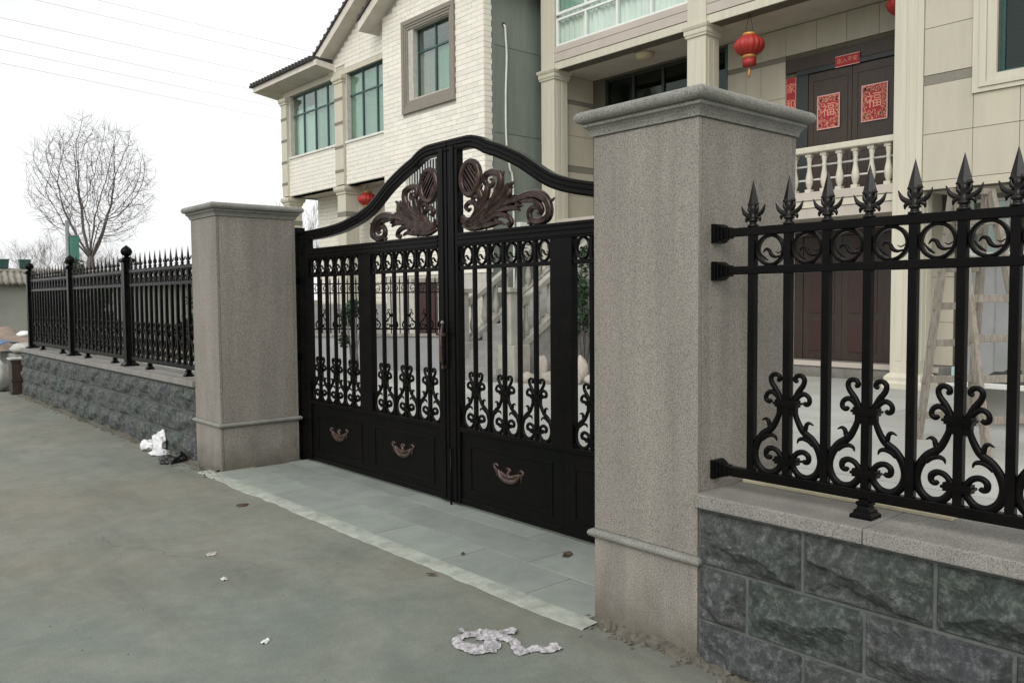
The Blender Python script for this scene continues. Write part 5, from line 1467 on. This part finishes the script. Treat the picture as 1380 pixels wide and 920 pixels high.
# rubble and grit at the foot of the pillar and the walls
rn = random.Random(4); q = MB()
def pebble(x, y, z, r):
    vs = []
    for (a, b_, c) in ((1, 0, 0), (-1, 0, 0), (0, 1, 0), (0, -1, 0), (0, 0, 1), (.6, .6, .5), (-.6, .6, .4), (.6, -.6, .4), (-.6, -.6, .5)):
        k = rn.uniform(.65, 1.2) * r; vs.append((x + a * k, y + b_ * k, z + c * k * .8))
    q.add(vs, [(4, 0, 5), (4, 5, 2), (4, 2, 6), (4, 6, 1), (4, 1, 8), (4, 8, 3), (4, 3, 7), (4, 7, 0), (0, 2, 5), (2, 1, 6), (1, 3, 8), (3, 0, 7)])
for i in range(150):
    y = rn.uniform(1.1, 2.86); d = abs(rn.gauss(0, .045)); pebble(D - .012 - d * (1.4 if y < 2.75 else .5), y, .0, rn.choice((.008, .012, .018, .026, .034)) * rn.uniform(.7, 1.2))
for i in range(170):
    y = rn.uniform(7.5, 16.2); pebble(D - .03 - abs(rn.gauss(0, .05)), y, 0, rn.uniform(.006, .022))
for i in range(60):
    y = rn.uniform(7.3, 8.6); pebble(D - .03 - abs(rn.gauss(0, .10)), y, 0, rn.uniform(.008, .02))
for i in range(90): pebble(rn.uniform(.8, 2.9), rn.uniform(2.2, 9), 0, rn.uniform(.002, .006))
tag(q.build('rubble', M['rubble']), 'loose stones and grit along the foot of the pillar and walls', 'rubble', kind='stuff')
q = MB(); vs, fs = [], []
for (ya, yb, seed) in ((.6, 2.80, 1.0), (7.62, 16.3, 4.0)):
    n = int((yb - ya) * 12); o = len(vs)
    for i in range(n + 1):
        y = ya + (yb - ya) * i / n; w = .07 + .06 * abs(noise.noise((y * 2.3, seed, 0))) + .02 * noise.noise((y * 9, seed, 3))
        vs += [(D - w, y, .001), (D - w * .45, y, .012 + .006 * noise.noise((y * 7, 1, seed))), (D + .012, y, .028)]
    for i in range(n):
        for k in (0, 1): fs.append((o + i * 3 + k, o + i * 3 + k + 1, o + i * 3 + 4 + k, o + i * 3 + 3 + k))
q.add(vs, fs, True); tag(q.build('dirt_fillet', M['rubble']), kind='structure')
# tufts of weeds at the wall foot
q = MB()
for (yc, n, dx) in ((9.9, 26, 0), (11.0, 30, 0), (12.2, 60, .0), (13.6, 30, 0), (7.75, 22, .02), (14.9, 26, 0)):
    for i in range(n):
        x, y = D - .04 - abs(rn.gauss(0, .03)) - dx, yc + rn.gauss(0, .28); a = rn.uniform(0, 6.3); hh = rn.uniform(.03, .10); l = rn.uniform(.02, .07)
        q.add([(x, y - .006, 0), (x, y + .006, 0), (x - abs(math.cos(a)) * l, y + math.sin(a) * l, hh)], [(0, 1, 2)])
tag(q.build('weeds', M['leaf']), 'sparse weeds along the foot of the left wall', 'weeds', kind='stuff')

# ------------------------------------------------------------------ far left
fw = thing('boundary_wall', 'old rendered wall with a scalloped tile coping beyond the left fence', 'wall', (6, 30.2, 0))
B('wall_body', fw, 'wall_old', (2.0, 30, -.06), (14, 30.3, 2.25))
q = MB(); q.prism([(29.78, 2.22), (30.15, 2.56), (30.52, 2.22), (30.52, 2.16), (30.15, 2.46), (29.78, 2.16)], 0, 2.0, 14); q.build('coping', M['coping_old'], fw)
q = MB(); q.tube([(2.0, 30.15, 2.58), (14, 30.15, 2.58)], .07, 8); q.build('ridge', M['coping_old'], fw)
HT = MB(); HT.tube([(0, 0, 0), (0, .42, .40)], .075, 8); HTm = HT.mesh('coping_tile', M['coping_old'])
for i in range(66): inst('coping_tile', HTm, fw, (2.1 + i * .18, 29.74, 2.15))
for (x, lab) in ((5.12, 'small dark planter on the old wall, left of the two'), (5.72, 'small dark planter on the old wall, right of the two')):
    q = MB(); q.rectstack(x - .16, 30.05, x + .16, 30.25, [(-.02, 2.65), (.0, 2.9), (.015, 2.9), (.015, 2.93), (-.02, 2.93)]); tag(q.build('planter', M['frame_green']), lab, 'planter', 'planters on the old wall')
q = MB(); vs = []; fs = []; nx, ny = 30, 30
for j in range(ny + 1):
    for i in range(nx + 1):
        u, w = i / nx * 2 - 1, j / ny * 2 - 1
        e = max(0, 1 - u * u) * max(0, 1 - w * w)
        vs.append((3.6 + 1.8 * u, 23.2 + 3.8 * w, -.05 + .95 * e ** .7 * (1 + .3 * noise.noise((u * 3, w * 3, 0))) + .06 * noise.noise((u * 12, w * 12, 0)) * e))
for j in range(ny):
    for i in range(nx): fs.append((j * (nx + 1) + i, j * (nx + 1) + i + 1, (j + 1) * (nx + 1) + i + 1, (j + 1) * (nx + 1) + i))
q.add(vs, fs, True); tag(q.build('soil_heap', M['soil']), 'heap of sandy soil in front of the old wall at the left edge', 'soil heap')
cb = thing('crate', 'dark wooden crate standing against the far end of the left wall', 'crate', (2.97, 16.55, 0))
B('crate_body', cb, 'door_wood', (2.86, 16.42, .0), (3.08, 16.70, .60), .008)
for z in (.0, .22, .56): B('batten', cb, 'door_wood', (2.845, 16.41, z + .003), (3.09, 16.43, z + .045), .004)
B('crate_lid', cb, 'sack', (2.84, 16.40, .601), (3.10, 16.74, .63), .006)
def sack(c, r, seed, m, name, label, cat):
    bm = bmesh.new(); bmesh.ops.create_icosphere(bm, subdivisions=3, radius=1)
    for v_ in bm.verts:
        k = v_.co * 1.4 + Vector((seed, 0, 0)); v_.co = Vector((v_.co.x * r[0], v_.co.y * r[1], v_.co.z * r[2])) * (1 + .22 * noise.noise(k) + .1 * noise.noise(k * 3))
    q = MB(); q.add([Vector(c) + v_.co for v_ in bm.verts], [tuple(x.index for x in f.verts) for f in bm.faces], True); bm.free()
    return tag(q.build(name, M[m]), label, cat)
sack((2.80, 17.35, .26), (.22, .30, .30), 1, 'sack', 'sack', 'bulging pale sack beside the dark crate at the left edge', 'sack')
sack((3.22, 17.2, .76), (.24, .32, .10), 5, 'sack', 'sack', 'flat pale sack lying above the dark crate', 'sack')
sack((3.78, 20.0, .92), (.18, .26, .07), 9, 'plastic_white', 'sack', 'white plastic sack on the soil heap beside the fence post', 'sack')
B_ = B('pallet_stack', None, 'wall_old', (3.02, 17.0, 0.0), (3.6, 18.4, .66), .01); tag(B_, 'grey stack of boards under the sacks at the end of the left wall', 'boards')
q = MB(); vs, fs = [], []
for j in range(13):
    for i in range(9):
        u, w = i / 8, j / 12
        vs.append((2.62 + .62 * u, 17.5 + 1.1 * w, .80 + .10 * math.sin(u * 3) + .04 * noise.noise((u * 4, w * 4, 0)) - .16 * (1 - u) ** 2))
for j in range(12):
    for i in range(8): fs.append((j * 9 + i, j * 9 + i + 1, (j + 1) * 9 + i + 1, (j + 1) * 9 + i))
q.add(vs, fs, True)
o = q.build('tarpaulin', M['tarp']); o.modifiers.new('thickness', 'SOLIDIFY').thickness = .012; tag(o, 'blue tarpaulin spread over the boards at the left edge', 'tarpaulin')
sp = thing('sign_post', 'grey post with a green sign box beyond the left fence', 'sign', (5.82, 25, -.06))
q = MB(); q.tube([(5.80, 25.06, -.06), (5.80, 25.06, 3.78)], .05, 10); q.build('post', M['post_grey'], sp)
B('sign_box', sp, 'sign_green', (5.845, 24.94, 2.70), (6.06, 25.10, 3.36), .01); B('sign_frame', sp, 'post_grey', (5.84, 24.93, 3.361), (6.065, 25.11, 3.39))

def bare_tree(x, y, z0, hgt, spread, seed, label, fork=.36, depth=6, r0=.14, lean=0.0, group='bare winter trees'):
    t = thing('bare_tree', label, 'tree', (x, y, z0), group)
    rn = random.Random(seed)
    tr, br = MB(), MB()
    top = Vector((x + lean, y, z0 + hgt * fork))
    tr.tube([(x, y, z0 - .05), (x + .05, y, z0 + hgt * fork * .5), tuple(top)], [r0, r0 * .85, r0 * .72], 9); tr.build('trunk', M['bark'], t)
    def grow(p, d, L, r, k):
        n = 3; pts = [p]; rs = [r]
        for i in range(n):
            d = (d + Vector((rn.gauss(0, .09), rn.gauss(0, .09), rn.gauss(.03, .06)))).normalized()
            p = p + d * (L / n); pts.append(p); rs.append(r * (1 - .42 * (i + 1) / n))
        br.tube(pts, rs, 5 if r > .02 else 3)
        if k <= 0: return
        m = rn.choice((2, 3, 3)) if k > 1 else 3
        for i in range(m):
            a = d.orthogonal().normalized(); a.rotate(Matrix.Rotation(rn.uniform(0, 6.28), 3, d))
            nd = (d + a * rn.uniform(.22, .58) + Vector((0, 0, .10))).normalized()
            q0 = pts[rn.choice((1, 2, 3, 3))]
            grow(q0, nd, L * rn.uniform(.62, .84), max(.0042, rs[-1] * rn.uniform(.66, .84)), k - 1)
    n0 = 9
    for i in range(n0):
        a = 6.28 * i / n0 + rn.uniform(-.3, .3); e = (rn.uniform(.7, 1.0) if i % 2 else rn.uniform(.12, .55)) * spread
        grow(top - Vector((0, 0, rn.uniform(0, .3))), Vector((math.cos(a) * e, math.sin(a) * e, 1)).normalized(), hgt * (1 - fork) * .335, r0 * .40, depth)
    tag(br.build('branches', M['bark'], t, fixn=False), kind='stuff')
    return t
from mathutils import kdtree
def crown_tree(x, y, z0, zf, cen, rad, seed, label, n_att=3600):
    """bare tree whose limbs grow towards points spread through a rounded crown"""
    t = thing('bare_tree', label, 'tree', (x, y, z0), 'bare winter trees')
    rn = random.Random(seed); att = []
    while len(att) < n_att:
        p = Vector((rn.uniform(-1, 1), rn.uniform(-1, 1), rn.uniform(-1, 1)))
        if p.length < 1 and rn.random() < .25 + .75 * p.length: att.append(Vector(cen) + Vector((p.x * rad[0], p.y * rad[1], p.z * rad[2])) * (1 + .12 * noise.noise(p * 2.2)))
    nodes, par = [Vector((x, y, zf))], [-1]
    step = .13
    for i in range(9):                                  # fan of main limbs from the fork
        a = 6.28 * i / 9 + rn.uniform(-.2, .2); sp = .75 if i % 2 else rn.uniform(.1, .42)
        d = Vector((math.cos(a) * sp, math.sin(a) * sp, 1)).normalized(); q, last = Vector((x, y, zf)), 0
        for k in range(rn.randint(9, 14)):
            d = (d + Vector((rn.gauss(0, .05), rn.gauss(0, .05), .03))).normalized(); q = q + d * step
            nodes.append(q.copy()); par.append(last); last = len(nodes) - 1
    for it in range(70):
        kd = kdtree.KDTree(len(nodes))
        for i, q in enumerate(nodes): kd.insert(q, i)
        kd.balance()
        pull, keep = {}, []
        for p in att:
            _, i, d = kd.find(p)
            if d < .17: continue
            keep.append(p)
            pull.setdefault(i, []).append((p - nodes[i]).normalized())
        att = keep
        if not pull: break
        for i, ds in pull.items():
            if len(ds) < 1: continue
            d = sum(ds, Vector()) / len(ds) + Vector((rn.gauss(0, .10), rn.gauss(0, .10), rn.gauss(.16, .08)))
            if d.length > 1e-3:
                nodes.append(nodes[i] + d.normalized() * step); par.append(i)
    ch = [[] for _ in nodes]
    for i, q in enumerate(par):
        if q >= 0: ch[q].append(i)
    r = [0.0] * len(nodes)
    for i in reversed(range(len(nodes))):
        r[i] = .0058 if not ch[i] else sum(r[c] ** 2.35 for c in ch[i]) ** (1 / 2.35)
    k = .125 / r[0]
    rr = [max(.0042, q * (k if q > .03 else 1)) for q in r]; rr = [min(q * .74, .095) for q in rr]
    br = MB()
    for i in range(1, len(nodes)):
        if ch[par[i]] and ch[par[i]][0] == i and par[i] > 0: continue
        pts, rs, c = [nodes[par[i]], nodes[i]], [min(rr[par[i]], rr[i] * 1.3), rr[i]], i
        while ch[c]:
            c = ch[c][0]; pts.append(nodes[c]); rs.append(rr[c])
        br.tube(pts, rs, 5 if rs[0] > .02 else 3)
    for i in range(1, len(nodes)):
        if not ch[i] or rn.random() < .2:
            d0 = (nodes[i] - nodes[par[i]]).normalized()
            for _ in range(2):
                d = (d0 + Vector((rn.gauss(0, .5), rn.gauss(0, .5), rn.gauss(.25, .3)))).normalized(); L = rn.uniform(.15, .42)
                br.tube([nodes[i], nodes[i] + d * L * .5 + Vector((0, 0, .02)), nodes[i] + d * L], [.0038, .0034, .0026], 3)
    tag(br.build('branches', M['bark'], t, fixn=False), kind='stuff')
    tr = MB(); tr.tube([(x - .12, y, z0 - .05), (x - .05, y, z0 + 1.6), (x, y, zf), (x, y, zf + .12)], [.15, .125, .12, .09], 10); tr.build('trunk', M['bark'], t)
crown_tree(7.85, 30.9, -.06, 3.0, (7.98, 30.9, 5.55), (2.05, 1.9, 2.2), 12, 'large bare tree with a rounded crown of fine twigs behind the old wall')
bare_tree(24.5, 48, -.06, 8.5, .8, 5, 'bare tree seen under the porch of the white-brick house', .3, 5, .14)
bare_tree(12.2, 62, -.06, 6.3, .8, 33, 'small distant bare tree at the left edge of the view', .2, 5, .09)
bare_tree(15.2, 66, -.06, 6.6, .9, 37, 'small distant bare tree left of the green sign', .2, 5, .09)
bare_tree(18.2, 64, -.06, 6.0, .9, 39, 'small distant bare tree right of the large tree', .2, 5, .09)
# power lines
for k, (a, e) in enumerate((((10.471, 16.273), (26.932, 15.344)), ((10.529, 17.945), (26.977, 17.151)), ((10.567, 19.028), (20.71, 18.674)), ((16.124, 21.34), (27.073, 20.969)), ((10.5, 20.6), (22, 20.2)), ((10.5, 17.1), (27, 16.25)))):
    s = (e[1] - a[1]) / (e[0] - a[0]); pts = []
    for i in range(25):
        x = -60 + 200 * i / 24; pts.append((x, 60, a[1] + s * (x - a[0])))
    q = MB(); q.tube(pts, .009, 5)
    tag(q.build('power_line', M['cable']), ('lowest', 'third from below', 'fourth from below', 'topmost', 'second from the top', 'second lowest')[k] + ' of the six thin power lines crossing the sky', 'power line', 'power lines across the sky')
